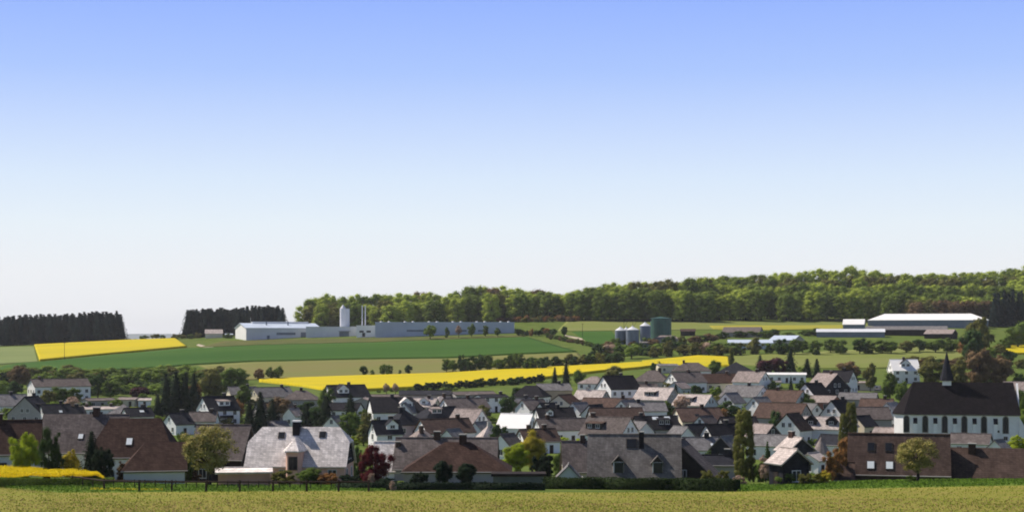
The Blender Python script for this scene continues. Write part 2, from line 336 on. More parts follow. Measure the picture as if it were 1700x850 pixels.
def crown_clumps(C, Rr, leaves, sz, m, seed, core=0.72, up=0.35, flat=0.85, name='crown', far=1.12):
    """foliage clumps at centres C with radii Rr: leaf faces round a rough dark core each"""
    rng = np.random.default_rng(seed); Q = []; ev = []; ef = []; o = 0; iv, jf = ico()
    tot = float(np.sum(Rr**2))
    for c, r in zip(C, Rr):
        k = max(12, int(leaves*r*r/tot)); dv = rng.normal(size=(k,3)); dv /= np.linalg.norm(dv, axis=1, keepdims=True)
        rad = r*rng.uniform(0.62, far, (k,1)); P = c + dv*rad*np.array([1,1,flat])
        Nn = dv + np.array([0,0,up]) + rng.normal(size=(k,3))*0.30
        Q.append(quad_cloud(P, Nn, sz, rng))
        if core > 0:
            v = iv*(r*core*rng.uniform(0.8,1.15,(len(iv),1)))*np.array([1,1,flat]) + c
            ev.append(v); ef += [tuple(i+o for i in f) for f in jf]; o += len(v)
    q = np.concatenate(Q)
    return arr_mesh(name, q, m, (np.concatenate(ev), ef) if ev else None)
def trunk_mesh(h, r, limbs, seed, m='bark', base=-0.6):
    rng = random.Random(seed); b = MB()
    pts = [Vector((0,0,base))]
    for k in range(4): pts.append(Vector((rng.uniform(-1,1)*r*0.7, rng.uniform(-1,1)*r*0.7, h*(k+1)/4)))
    for k in range(4): b.tube(pts[k], pts[k+1], r*(1-k*0.19), r*(1-(k+1)*0.19), 7, cap=(k in (0,3)))
    for c in limbs:
        s = pts[2] if c[2] < h else pts[3]; b.tube(s, Vector(c), r*0.35, r*0.10, 5)
    return b.mesh('trunk', m)
PROTO = {}
def proto(kind, leaf, var=0):
    key = (kind, leaf, var)
    if key in PROTO: return PROTO[key]
    sd = (sum(map(ord, kind)) * 7 + var*13 + len(PROTO)); rng = np.random.default_rng(sd); m = 'leaf_'+leaf
    near_ = kind.startswith('n'); kind = kind[1:] if near_ else kind
    if kind in ('round', 'big', 'bush', 'oval', 'sparse'):   # nominal height 10, crown radius 4
        n_ = {'round':36,'big':80,'bush':34,'oval':34,'sparse':44}[kind]; lv = {'round':2200,'big':11000,'bush':2200,'oval':2200,'sparse':1700}[kind]
        zc, rz, rx = {'round':(5.4,4.5,4.3),'big':(5.7,4.1,4.7),'bush':(4.4,5.2,4.9),'oval':(5.4,4.6,3.2),'sparse':(5.8,4.0,4.0)}[kind]
        C = rng.normal(size=(n_,3)); C /= np.linalg.norm(C, axis=1, keepdims=True)
        C = C*(rng.uniform(0.25,1.0,(n_,1))**0.55)*np.array([rx-1.0, rx-1.0, rz-0.9]) + np.array([0,0,zc])
        C[:,2] = np.maximum(C[:,2], 0.9 if kind == 'bush' else (2.6 if kind == 'big' else 2.0))
        Rr = rng.uniform(1.0, 1.75, n_) * {'sparse':0.66,'big':0.62}.get(kind, 1.0)
        if near_: n2 = n_*3; C = np.repeat(C, 3, 0)+rng.normal(0,.55,(n2,3)); C[:,2] = np.maximum(C[:,2], .6); Rr = np.repeat(Rr, 3)*rng.uniform(.45,.85,n2); lv = 30000
        cr = crown_clumps(C, Rr, lv, 0.105 if near_ else {'big':0.12,'sparse':0.30}.get(kind, 0.27), m, sd, core=0.0 if kind == 'sparse' else (0.35 if kind == 'big' else (0.66 if near_ else 0.74)), up=.5)
        tr = trunk_mesh(6.4 if kind != 'bush' else 3, 0.30 if kind != 'big' else 0.34, [tuple(c) for c in C[:8 if kind != 'big' else 20]], sd)
    elif kind == 'beech':                       # nominal 24 high
        n_ = 40; ph = (np.arange(n_)*2.399963+rng.normal(0,.25,n_)); z = np.linspace(2.2, 21.6, n_)+rng.normal(0,.5,n_); rr = 5.4*np.sqrt(np.clip(1-((z-11.5)/12.5)**2, 0.08, 1))
        k_ = rng.uniform(0.7, 1.0, n_); C = np.stack([rr*k_*np.cos(ph), rr*k_*np.sin(ph), z], 1); Rr = rng.uniform(1.9, 2.9, n_)
        cr = crown_clumps(C, Rr, 3400, 0.40, m, sd, core=0.72, up=0.9, far=1.3); tr = trunk_mesh(17, 0.42, [tuple(c) for c in C[:6]], sd)
    elif kind == 'spruce':                      # nominal 20 high
        lay, Q, ev, ef = [], [], [], []; k = 24; o = 0
        P, Nn = [], []
        for i in range(k):
            z = 1.2 + 18.4*(i/k)**1.0; r0 = 3.3*(1-(z/20.2))**0.85 + 0.12; cnt = int(20 + 64*r0/3.3)
            ph = rng.uniform(0, 2*np.pi, cnt); rr = r0*rng.uniform(0.45, 1.12, cnt)*(1+0.18*np.sin(ph*3+i))
            P.append(np.stack([rr*np.cos(ph), rr*np.sin(ph), z - rr*0.28 + rng.normal(0,.12,cnt)], 1)); Nn.append(np.stack([np.cos(ph)*.8, np.sin(ph)*.8, np.full(cnt, .8)], 1))
        P = np.concatenate(P); Nn = np.concatenate(Nn)+rng.normal(size=P.shape)*.3
        cone = MB(); cone.tube((0,0,0.9), (0,0,19.3), 2.2, 0.06, 9); co = np.array(cone.v); 
        cr = arr_mesh('crown', quad_cloud(P, Nn, 0.36, rng, 0.8), m, (co, cone.f)); tr = trunk_mesh(8, 0.24, [], sd)
    elif kind == 'pine':                        # forest-edge spruce, bare below, nominal 22 high
        P, Nn = [], []; k = 22
        for i in range(k):
            z = 1.8 + 20.0*(i/k); r0 = 3.3*(1-((z-1.5)/21.0))**0.8 + 0.08; cnt = int(16 + 54*r0/3)
            ph = rng.uniform(0, 2*np.pi, cnt); rr = r0*rng.uniform(0.3, 1.15, cnt)
            P.append(np.stack([rr*np.cos(ph), rr*np.sin(ph), z - rr*0.3 + rng.normal(0,.2,cnt)], 1)); Nn.append(np.stack([np.cos(ph)*.8, np.sin(ph)*.8, np.full(cnt, .7)], 1))
        P = np.concatenate(P); Nn = np.concatenate(Nn)+rng.normal(size=P.shape)*.35
        cone = MB(); cone.tube((0,0,1.8), (0,0,20.5), 2.4, 0.05, 8)
        cr = arr_mesh('crown', quad_cloud(P, Nn, 0.46, rng, 0.8), m, (np.array(cone.v), cone.f)); tr = trunk_mesh(12, 0.26, [], sd)
    elif kind == 'poplar':                      # columnar, nominal 18 high, radius 2.6
        n_ = 170; z = rng.uniform(1.4, 17.2, n_); rr = 2.1*np.clip(np.sin(np.pi*(z/18.6)**0.8), 0.12, 1)**0.42; ph = rng.uniform(0, 2*np.pi, n_)
        C = np.stack([rr*.8*np.cos(ph), rr*.8*np.sin(ph), z], 1); Rr = rng.uniform(0.45, 0.8, n_)
        cr = crown_clumps(C, Rr, 15000, 0.11, m, sd, core=0.7, flat=1.7, up=0.1); tr = trunk_mesh(12, 0.28, [], sd)
    PROTO[key] = (cr, tr); return PROTO[key]
NOM = {'nround':(10,4.5),'nbush':(9.8,5.2),'noval':(10,3.4),'round':(10,3.9),'big':(9.7,4.6),'bush':(9.4,4.8),'oval':(10,3.1),'sparse':(10,3.9),'beech':(24.5,6.2),'spruce':(20,3.6),'pine':(22,3.1),'poplar':(18,2.6)}
TN = {'nround':'tree','nbush':'bush','noval':'tree','round':'tree','big':'tree','bush':'bush','oval':'tree','sparse':'blossoming_tree','beech':'beech_tree','spruce':'spruce_tree','pine':'spruce_tree','poplar':'poplar_tree'}
tcount = [0]
def plant(kind, leaf, p, h, wid, label, group=None, cat=None, name=None, rng=random.Random(5)):
    """p ground point, h height, wid crown width in metres"""
    tcount[0] += 1; cr, tr = proto(kind, leaf, tcount[0] % (3 if kind in ('beech','pine','round','bush') else 1)); hn, rn = NOM[kind]
    r = link(name or TN[kind], None, loc=p, rz=rng.uniform(0, 6.28)); r.scale = (wid/2/rn, wid/2/rn, h/hn)
    link('crown', cr, r); link('trunk', tr, r)
    c = cat or {'bush':'bush','nbush':'bush'}.get(kind, 'tree')
    return tag(r, label, c, group)
def px_plant(kind, leaf, u, ytop, ybase, wpx, label, group=None, **k):
    p = at(u, ybase); s = p.y/F
    return plant(kind, leaf, p - Vector((0,0,0.1)), (ybase-ytop)*s*1.02, wpx*s*1.06, label, group, **k)

# ------------------------------------------------------------------ houses
def win_mesh(wd, hg, style='frame', pane='glass'):
    key = ('w', wd, hg, style, pane)
    if key in PROTO: return PROTO[key]
    b = MB(); t = 0.09                         # lies in the x-z plane, looks towards -y
    b.box(-wd/2-t, wd/2+t, -0.07, 0.05, -t, 0, 0); b.box(-wd/2-t, wd/2+t, -0.07, 0.05, hg, hg+t, 0)
    b.box(-wd/2-t, -wd/2, -0.07, 0.05, 0, hg, 0); b.box(wd/2, wd/2+t, -0.07, 0.05, 0, hg, 0)
    b.box(-0.04, 0.04, -0.05, 0.0, 0, hg, 0)
    b.box(-wd/2-t-0.05, wd/2+t+0.05, -0.16, 0.02, -t-0.06, -t, 0)
    f = b.mesh('window', style); p = MB(); p.box(-wd/2, wd/2, -0.035, 0.03, 0, hg, 0)
    PROTO[key] = (f, p.mesh('pane', pane)); return PROTO[key]
def window(parent, x, y, z, ang, wd=1.1, hg=1.3, style='frame', pane='glass', split=True):
    f, p = win_mesh(wd, hg, style, pane)
    o = link('window', f, parent, (x, y, z), ang)
    if split: link('pane', p, o)
    return o
def solve_d(u, yr, fn, lo=205, hi=1400):
    """distance at which a thing of height fn(metres per pixel) standing on the ground tops out at row yr"""
    best = None
    for d in np.arange(lo, hi, 2.0):
        x = (u-CX)/F*d; row = HY - (H(x, d)+fn(d/F))/d*F
        if row <= yr: return float(d)
    return float(hi)
HOUSES = []; HWL = [0]
def house(label, u, yr, L, W, rot=0, wall='white', roof='brown', hw=4.6, pitch=40, kind='gable', hip=0.5, chim=(0.2,), dorm=(), sky=(),
          cat='house', group=None, d=None, over=0.45, gm=None, win=True, name=None, wside=True, balcony=False, door=True, hipend=(1,1), detail=True, cm='brown', winstyle='frame', split=True, soffit=None):
    tp = math.tan(R(pitch))
    hf = lambda s: hw + (W*s/2*tp if kind != 'flat' else 0.35)
    if d is None: d = solve_d(u, yr, hf)
    elif kind != 'flat':                       # distance known: the wall is as high as the ridge row asks for
        hw = min(9.0, max(0.6, (HY-yr)*d/F - at_d(u, d).z - W*d/F/2*tp))
    HWL[0] = hw
    s = d/F; Lm, Wm = L*s, W*s; rh = Wm/2*tp; g = at_d(u, d)
    if yr is not None: g.z = (HY-yr)*s - hf(s) if abs(((HY-yr)*s - hf(s)) - g.z) < 1.2 else g.z
    brg = math.atan2(-g.x, g.y); root = link(name or ('house' if cat == 'house' else cat.replace(' ', '_')), None, loc=g, rz=R(rot)+brg); tag(root, label, cat, group)
    a, b = Lm/2, Wm/2; z0 = -1.8; t = 0.22; wallb = MB(); ze = hw - over*tp
    # walls
    if kind in ('gable', 'half'):
        k = 1.0 if kind == 'gable' else 0.60
        ap = hw + rh - 0.12
        if kind == 'gable': prof_ = [(-b,z0),(b,z0),(b,hw-0.1),(0,ap),(-b,hw-0.1)]
        else: prof_ = [(-b,z0),(b,z0),(b,hw-0.1),(b*(1-k),hw+rh*k-0.12),(-b*(1-k),hw+rh*k-0.12),(-b,hw-0.1)]
        m_ = len(prof_); vs = [(-a,y,z) for y,z in prof_]+[(a,y,z) for y,z in prof_]
        fs = [tuple(reversed(range(m_))), tuple(range(m_,2*m_))] + [(i,(i+1)%m_,(i+1)%m_+m_,i+m_) for i in range(m_)]
        wallb.add(vs, [tuple(reversed(f)) for f in fs])
    else: wallb.box(-a, a, -b, b, z0, hw-(0.05 if kind != 'flat' else 0.0))
    wo = wallb.build('wall', wall, root)
    # roof
    rb = MB(); A, B = a+over*0.8, b+over; zr = hw+rh+t*0.5; ze = hw-over*tp+t*0.5
    if kind == 'flat':
        rb.box(-a-over, a+over, -b-over, b+over, hw, hw+0.35)
    elif kind == 'half':
        k = 0.62; yk, zk = B*(1-k), ze+(zr-ze)*k; hx_ = A-(zr-zk)/tp*0.9
        top = [(-A,-B,ze),(A,-B,ze),(A,-yk,zk),(hx_,0,zr),(-hx_,0,zr),(-A,-yk,zk),(A,B,ze),(-A,B,ze),(-A,yk,zk),(A,yk,zk)]
        rb.shell(top, [(0,1,2,3,4,5),(6,7,8,4,3,9),(2,9,3),(8,5,4)], t)
    else:
        h0 = (hip*b*2/1 if kind == 'hip' else 0); e0, e1 = (h0 if hipend[0] else 0), (h0 if hipend[1] else 0)
        if kind == 'pyr': e0 = e1 = A-0.05
        e0, e1 = min(e0, A-0.05), min(e1, A-0.05)
        top = [(-A,-B,ze),(A,-B,ze),(A,B,ze),(-A,B,ze),(-A+e0,0,zr),(A-e1,0,zr)]
        fs = [(0,1,5,4),(2,3,4,5)]
        if e0 > 0: fs.append((3,0,4))
        if e1 > 0: fs.append((1,2,5))
        rb.shell(top, fs, t)
        if kind in ('hip',) and (not hipend[0] or not hipend[1]):   # gable end left open by the hip: close the wall
            sgn = -1 if not hipend[0] else 1
            g_ = MB(); x_ = sgn*a; g_.add([(x_,-b,hw-0.1),(x_,b,hw-0.1),(x_,0,hw+rh-0.1),(x_-sgn*0.3,-b,hw-0.1),(x_-sgn*0.3,b,hw-0.1),(x_-sgn*0.3,0,hw+rh-0.1)], [(0,1,2),(5,4,3),(0,3,4,1),(1,4,5,2),(2,5,3,0)])
            g_.build('gable', gm or wall, root)
    ro = rb.build('roof', roof, root)
    # ridge tiles and gutter
    if kind == 'gable' and d < 700:
        tr_ = MB(); tr_.tube((-A,0,zr+0.02),(A,0,zr+0.02),0.13,0.13,6); tr_.build('ridge_cap', roof, ro)
    if kind != 'flat' and d < 420:
        gt = MB(); gt.tube((-A,-B-0.07,ze-0.06),(A,-B-0.07,ze-0.06),0.08,0.08,6); gt.build('gutter', 'grey_wall', ro)
    if gm and kind == 'gable':
        for sx in (-1,1):
            gb = MB(); x0, x1 = (sx*a, sx*(a+0.06)); ap = hw+rh-0.2
            gb.add([(x0,-b,hw-0.3),(x0,b,hw-0.3),(x0,b,hw-0.1),(x0,0,ap),(x0,-b,hw-0.1),(x1,-b,hw-0.3),(x1,b,hw-0.3),(x1,b,hw-0.1),(x1,0,ap),(x1,-b,hw-0.1)],
                   [(0,1,2,3,4),(9,8,7,6,5),(0,5,6,1),(1,6,7,2),(2,7,8,3),(3,8,9,4),(4,9,5,0)]); gb.build('gable_cladding', gm, root)
    rz = R(rot)
    def facing(nx, ny): return (nx*math.sin(rz)+ny*math.cos(rz))   # world y of the local normal
    zroof = lambda y: hw+rh*(1-abs(y)/b)+t*0.5
    for c in chim:
        cx_, sy = (c if isinstance(c, tuple) else (c, 0.0)); x = cx_*Lm; y = sy*Wm
        cb = MB(); w2 = min(0.5, 0.06*Lm+0.12); top_ = max(zroof(y), zr if sy == 0 else 0)+(0.95 if kind != 'flat' else 1.0)
        if kind == 'pyr': top_ = zr+0.6
        if kind == 'flat': top_ = hw+1.1
        cb.box(x-w2, x+w2, y-w2*0.8, y+w2*0.8, hw-0.2, top_, 0); cb.box(x-w2-0.07, x+w2+0.07, y-w2*0.8-0.07, y+w2*0.8+0.07, top_, top_+0.14, 1)
        cb.build('chimney', [cm if cm != 'brown' else ('slate' if roof in ('slate','near_black','grey') else 'dark_brown'), 'concrete'], ro)
    for dd in dorm:
        ty, fx, wd = dd[0], dd[1]*Lm, dd[2]; side = dd[3] if len(dd) > 3 else -1; dr = dd[4] if len(dd) > 4 else roof; dw = dd[5] if len(dd) > 5 else roof
        yf = side*b*0.74; zf = zroof(yf); db = MB(); h_ = min(1.5, rh*0.5) if ty == 'shed' else min(1.6, rh*0.42)
        zt = zf+h_
        yb = side*max(0.0, b*(1-(zt-hw)/rh)) - side*0.3
        y0_, y1_ = min(yf,yb), max(yf,yb)
        db.box(fx-wd/2, fx+wd/2, y0_, y1_, hw-0.1, zt, 0)
        if ty == 'shed':
            zb = min(zt+0.35, zr-0.1); yb2 = side*max(0.05, b*(1-(zb-hw)/rh))
            P = [(fx-wd/2-.2, yf+side*.35, zt+.0),(fx+wd/2+.2, yf+side*.35, zt+.0),(fx+wd/2+.2, yb2, zb+.12),(fx-wd/2-.2, yb2, zb+.12)]
            if side > 0: P = [P[1],P[0],P[3],P[2]]
            db.shell(P, [(0,1,2,3)], 0.14, 1)
        else:
            hh = wd*0.42; zb = zt+hh; yb2 = side*max(0.0, b*(1-(zb-hw)/rh)) - side*.2
            ye = yf+side*.3
            db.add([(fx-wd/2,yf,zt),(fx+wd/2,yf,zt),(fx,yf,zb-.1)], [(0,1,2)], 0)
            P = [(fx-wd/2-.22,ye,zt-.1),(fx,ye,zb),(fx+wd/2+.22,ye,zt-.1),(fx-wd/2-.22,yb,zt-.1),(fx,yb2,zb),(fx+wd/2+.22,yb,zt-.1)]
            db.shell(P, [(0,3,4,1),(1,4,5,2)] if side > 0 else [(0,1,4,3),(1,2,5,4)], 0.12, 1)
        do = db.build('dormer', [dw, dr], root)
        nwin = max(1, int(wd/1.7))
        for i in range(nwin):
            wx = fx + (i-(nwin-1)/2)*wd/nwin
            link('window', win_mesh(round(min(1.1, wd/nwin*0.7),1), round(h_*0.6,1), 'frame', 'glass')[0], do, (wx, yf-0.0, zt-h_*0.78), 0 if side < 0 else math.pi)
            g2 = MB(); ww = min(1.1, wd/nwin*0.7)/2; g2.box(wx-ww, wx+ww, yf-0.03 if side<0 else yf-0.02, yf+0.02 if side<0 else yf+0.03, zt-h_*0.78, zt-h_*0.2); g2.build('pane', 'glass', do)
    for q in sky:
        fx, fz = q[0]*Lm, q[1]; pm = q[2] if len(q) > 2 else 'glass'; sw = q[3] if len(q) > 3 else 0.45; sl = q[4] if len(q) > 4 else 0.6
        yy = -b*(1-fz); zz = zroof(yy)
        M = Matrix.Translation((fx, yy, zz)) @ Matrix.Rotation(math.atan(tp), 4, 'X')
        sb = MB(); sb.box(-sw-.1, sw+.1, -sl-.1, sl+.1, -.1, .10, 0, M); so_ = sb.build('skylight', 'dark_frame', ro)
        pb = MB(); pb.box(-sw, sw, -sl, sl, .05, .125, 0, M); pb.build('pane', pm, so_)
    if win:
        rows = [1.0] + ([3.7] if hw >= 4.8 else []) + ([6.4] if hw > 7.4 else [])
        for (nx, ny) in ((0,-1),(-1,0),(1,0),(0,1)):
            if facing(nx, ny) > 0.10: continue
            ln = Lm if ny else Wm; k = max(1, int((ln-1.0)/2.9)); ang = {(0,-1):0,(0,1):math.pi,(-1,0):-math.pi/2,(1,0):math.pi/2}[(nx,ny)]
            if d > 700: k = min(k, 4)
            for z in rows:
                if z+1.3 > hw-0.15: continue
                for i in range(k):
                    o_ = (i-(k-1)/2)*ln/k
                    if door and z == rows[0] and i == k//2 and ny:
                        dbm = MB(); dbm.box(o_-.5, o_+.5, -b-.06, -b+.02, 0, 2.1); dbm.build('door', 'timber', root) if ny < 0 else None; continue
                    x, y = (o_, ny*b) if ny else (nx*a, o_)
                    window(root, x, y, z, ang, 1.1, 1.25, winstyle, split=split)
            if nx and kind in ('gable','half') and rh > 2.6:
                for o_ in ((-1.0, 1.0) if rh > 3.2 else (0,)):
                    window(root, nx*(a+(0.06 if gm else 0)), o_*min(1, b/4), hw+0.5, ang, 0.9, 1.15, winstyle, split=split)
    if balcony:
        bb = MB(); bw = Lm*0.45; bb.box(-bw/2, bw/2, -b-1.4, -b-0.01, 2.55, 2.7, 0); bb.box(-bw/2, bw/2, -b-1.4, -b-1.33, 2.7, 3.6, 1)
        for i in (-1,1): bb.box(i*bw/2-0.05, i*bw/2+0.05, -b-1.4, -b-1.3, -0.5, 2.55, 1)
        bb.build('balcony', ['concrete','timber'], root)
    HOUSES.append((u, round(d), round(Lm,1), round(Wm,1), label)); return root, d, s, Lm, Wm
V = 'village houses across the valley'
# ================================================================== the near row of houses
house('dark brown tiled roof at the left edge behind the rape crop, white gable at right', 8, 699, 112, 96, -3, 'mint', 'dark_brown', 2.6, 45, 'gable', chim=(-0.08,), d=238, detail=True, group=None)
r, d, s_, L_, W_ = house('big grey-brown roof with small bright skylight, between left edge roof and biggest dark roof', 140, 688, 128, 104, -14, 'white', 'grey_brown', 2.6, 47, 'hip', 0.30, hipend=(0,1), chim=(0.16,), sky=((0.02,0.36,'glare_pane',.35,.45),), d=256)
house('long low brown roof just behind the biggest dark brown roof, with a short ridge', 176, 689, 70, 60, 0, 'white', 'grey_brown', 3.0, 42, 'gable', chim=(), d=285, win=False)
house('biggest dark brown roof of the left near row, with a tilted bright skylight', 225, 695, 138, 112, -9, 'white', 'dark_brown', 2.6, 45, 'hip', 0.28, hipend=(1,1), chim=(), sky=((-0.03,0.34,'glare_pane',.40,.62),), d=240)
house('low annex with brown roof and plain pale wall before the biggest dark brown roof', 256, 735, 98, 86, 0, 'mint', 'dark_brown', 2.6, 42, 'hip', 0.45, hipend=(1,0), chim=(), d=222, win=False, cat='annex')
house('grey-brown roofed house with black slate gable, half hidden by the large blossoming tree', 372, 706, 86, 92, -18, 'timber', 'grey_brown', 2.8, 47, 'gable', chim=(), d=250)
# --- the slate house with the bay
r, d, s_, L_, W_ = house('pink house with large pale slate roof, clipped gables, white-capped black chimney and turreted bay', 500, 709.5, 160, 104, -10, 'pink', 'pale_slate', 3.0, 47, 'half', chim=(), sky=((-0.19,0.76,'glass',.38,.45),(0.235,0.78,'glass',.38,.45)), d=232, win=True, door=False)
def part_box(par, name, x0,x1,y0,y1,z0,z1,m, rz=0):
    b = MB(); b.box(x0,x1,y0,y1,z0,z1); return b.build(name, m, par)
hw_ = HWL[0]; rr_ = W_/2*math.tan(R(47)); zr_ = hw_+rr_
c_ = MB(); c_.box(-.5,.5,-1.1,.1, zr_-2.6, zr_+.85, 0); c_.box(-.6,.6,-1.2,.2, zr_+.85, zr_+1.05, 1); o = c_.build('chimney', ['near_black','white_sheet'], r); o.location.x = -0.55
bay = MB(); pts = [(-1.5,-W_/2-0.9),(-1.0,-W_/2-1.9),(1.0,-W_/2-1.9),(1.5,-W_/2-0.9),(1.5,-1.5),(-1.5,-1.5)]
k = len(pts); bay.add([(x,y,-1) for x,y in pts]+[(x,y,5.3) for x,y in pts], [tuple(reversed(range(k))), tuple(range(k,2*k))]+[(i,(i+1)%k,(i+1)%k+k,i+k) for i in range(k)])
bo = bay.build('bay', 'pink', r)
br = MB(); o2 = [(-2.0,-W_/2-0.9),(-1.3,-W_/2-2.4),(1.3,-W_/2-2.4),(2.0,-W_/2-0.9)]
top = [(x,y,5.2) for x,y in o2]+[(2.0,-1.9,5.2),(-2.0,-1.9,5.2),(0,-W_/2+0.1,6.9),(0,-1.5,6.9)]
br.shell(top, [(0,1,6),(1,2,6),(2,3,6),(3,4,7,6),(5,0,6,7)], 0.18); br.build('bay_roof', 'pale_slate', bo)
window(bo, 0.1, -W_/2-1.9, 2.6, 0, 1.5, 1.7, 'dark_frame', 'glass')
bo.scale = (.74,1,.97); bo.location.x = -0.1
for sx in (-1,1):
    gb = MB(); k = .6; x0, x1 = sx*L_/2, sx*(L_/2+.07); b_ = W_/2; pr = [(-b_,hw_-.25),(b_,hw_-.25),(b_,hw_-.05),(b_*(1-k),hw_+rr_*k-.2),(-b_*(1-k),hw_+rr_*k-.2),(-b_,hw_-.05)]
    gb.add([(x0,y,z) for y,z in pr]+[(x1,y,z) for y,z in pr], [tuple(range(6)), tuple(reversed(range(6,12)))]+[(i,i+6,(i+1)%6+6,(i+1)%6) for i in range(6)]); gb.build('gable_cladding','near_black',r)
# low wing to its left
house('low salmon outbuilding with thin pale slate roof, left of the pink slate-roofed house', 405, 777, 84, 40, 0, 'salmon', 'pale_slate', 2.2, 12, 'gable', chim=(), d=216, cat='outbuilding', over=0.5)
house('grey roof patch of a neighbouring house glimpsed behind the red maple', 646, 734, 44, 80, 0, 'white', 'pale_slate', 2.8, 46, 'gable', chim=((0.34,-0.12),), d=262, win=False)
house('wide grey-brown roof with a black chimney, standing behind the brown hipped roof', 742, 727.5, 164, 92, -5, 'grey_wall', 'grey_brown', 2.8, 44, 'gable', chim=(-0.10,), d=262)
house('low grey house with wide dark brown hipped roof, right of the red maple', 760, 734.5, 172, 112, -2, 'grey_wall', 'dark_brown', 2.9, 36, 'hip', 0.62, chim=(0.05,), d=224)
house('long flat green-grey garage with a dark roof edge, right of the brown hipped roof', 861, 784, 84, 40, 0, 'green_grey', 'timber', 2.35, 0, 'flat', chim=(), d=205, cat='garage', over=0.25)
house('small white shed with steep dark gable in front of the pinkish brown roof', 944, 771, 42, 34, 90, 'mint', 'grey', 1.6, 45, 'gable', chim=(), d=236, cat='shed', win=False)
house('pinkish brown tall roof left of the large weathered slate roof, small black chimney on top', 958, 733, 46, 78, 4, 'cream', 'grey_brown', 3.0, 48, 'gable', chim=(0.2,), d=272)
# --- big weathered slate roof
r, d, s_, L_, W_ = house('large weathered grey slate roof with two pointed dormers and chimney behind the long hedge', 1053, 722, 150, 98, 0, 'white', 'weathered_slate', 1.9, 53, 'gable', chim=(), sky=((-0.03,0.78,'glass',.72,.72),), d=246, win=False, over=0.3)
hw_ = HWL[0]; rr_ = W_/2*math.tan(R(53)); zr_ = hw_+rr_
c_ = MB(); c_.box(-.35,.40,-1.55,-0.85, zr_-3.0, zr_+0.5, 0); c_.box(-.42,.47,-1.62,-.78, zr_+0.5, zr_+0.62, 1); o = c_.build('chimney', ['near_black','concrete'], r); o.location.x = 1.05
for fx in (-2.35, 3.45):
    b = MB(); yf = -W_/2*0.92; zb = hw_+rr_*0.08; hd = 1.75; wd = 1.5
    b.box(fx-wd/2, fx+wd/2, yf, -1.2, zb-0.4, zb+hd); do = b.build('dormer', 'white', r)
    b = MB(); e_ = 0.3; zt = zb+hd
    P = [(fx-wd/2-e_,yf-e_,zt-.25),(fx,yf-e_,zt+.95),(fx+wd/2+e_,yf-e_,zt-.25),(fx-wd/2-e_,-1.0,zt-.25),(fx,-0.6,zt+.95),(fx+wd/2+e_,-1.0,zt-.25)]
    b.shell(P, [(0,1,4,3),(1,2,5,4)], 0.14); b.add([(fx-wd/2,yf,zt-.05),(fx+wd/2,yf,zt-.05),(fx,yf,zt+.72)], [(0,1,2)], 1); b.build('dormer_roof', ['weathered_slate','timber'], do)
    b = MB(); b.box(fx-wd/2+.12, fx+wd/2-.02, yf-.04, yf+.02, zb+.1, zb+hd-.1); b.build('window', 'glass', do)
house('white house with black timber gable and brown roof, right of the large weathered roof', 1130, 731, 60, 138, 78, 'white', 'grey_brown', 2.6, 43, 'gable', chim=((0.2,0.08),), d=250, gm='timber', door=False)
# --- right: brown building with skylights
r, d, s_, L_, W_ = house('tall plain brown tiled roof with four skylights behind the right-hand blossoming tree', 1492, 721.5, 163, 84, 0, 'brown', 'brown', 0.9, 56, 'gable', chim=(), sky=((-0.275,0.66,'glass',.42,.62),(-0.10,0.66,'glass',.42,.62),(-0.275,0.20,'glare_pane',.46,.55),(-0.09,0.20,'glare_pane',.46,.55)), d=226, win=False, over=0.15)
house('low brown-roofed lean-to stepping down at the left end of the tall skylight roof', 1402, 768, 26, 56, 0, 'brown', 'brown', 1.5, 40, 'gable', chim=(), d=222, win=False, cat='annex')
house('long low brown roof with clipped left end and one chimney at the right edge', 1655, 744.5, 176, 86, 0, 'tan_wall', 'brown', 0.9, 46, 'hip', 0.18, chim=((-0.225,-0.06),), d=224, hipend=(1,0), win=False)

# ================================================================== left village
def H_(*a, **k):
    a = list(a)
    if abs(a[5]) <= 8 and k.get('cat', 'house') == 'house' and k.get('kind', a[10] if len(a) > 10 else 'gable') == 'gable' and k.get('win', True):
        a[5] += 20 if (int(a[1])//7) % 3 else -20       # most turn their sunny gable to the left, some to the right
    return house(*a, group=V, **k)
H_('grey roofed house with pale wall at the far left edge, above the rape field', 12, 655, 60, 50, -8, 'white', 'grey', 3.4, 34, 'gable', chim=(0.1,))
H_('house with a dark steep slate roof edged in white boards, second from the left edge', 52, 658, 44, 62, 62, 'grey_wall', 'slate', 3.2, 42, 'gable', dorm=(('shed',-.1,3,-1,'near_black','slate'),))
H_('small dark slate roof in the dip behind the big grey-brown roof at left', 92, 671, 46, 44, -5, 'white', 'slate', 3.0, 38, 'gable', sky=((0.1,0.3,'glare_pane',.5,.5),))
H_('low slate roofed bungalow left of the pink-lit flat roof', 120, 676, 36, 34, 20, 'cream', 'slate', 2.8, 36, 'gable')
H_('long white-gabled building with shaded side wall, left below the green field', 98, 629, 92, 46, 16, 'white', 'grey_brown', 6.4, 26, 'gable', cat='building', chim=(-0.35,))
H_('long flat brown roof between garden trees at left', 164, 661, 46, 34, 0, 'grey_wall', 'grey_brown', 3.0, 10, 'gable', chim=())
H_('wide pale pink flat roof of a low hall behind the big brown roofs', 168, 675, 78, 44, 0, 'white', 'light_pink', 3.0, 8, 'gable', chim=(-0.3,0.2), cat='hall')
H_('flat pale roof just left of the plum coloured tree', 214, 660, 30, 30, 0, 'cream', 'pink_grey', 2.8, 10, 'gable', chim=())
H_('small pale garden building right of the plum coloured tree', 240, 661, 20, 20, 0, 'white', 'light_pink', 2.6, 15, 'gable', chim=(), cat='shed')
H_('grey hipped roof catching sun on its left face, left of the dark firs', 205, 671, 44, 40, -20, 'white', 'grey', 3.4, 38, 'pyr', chim=())
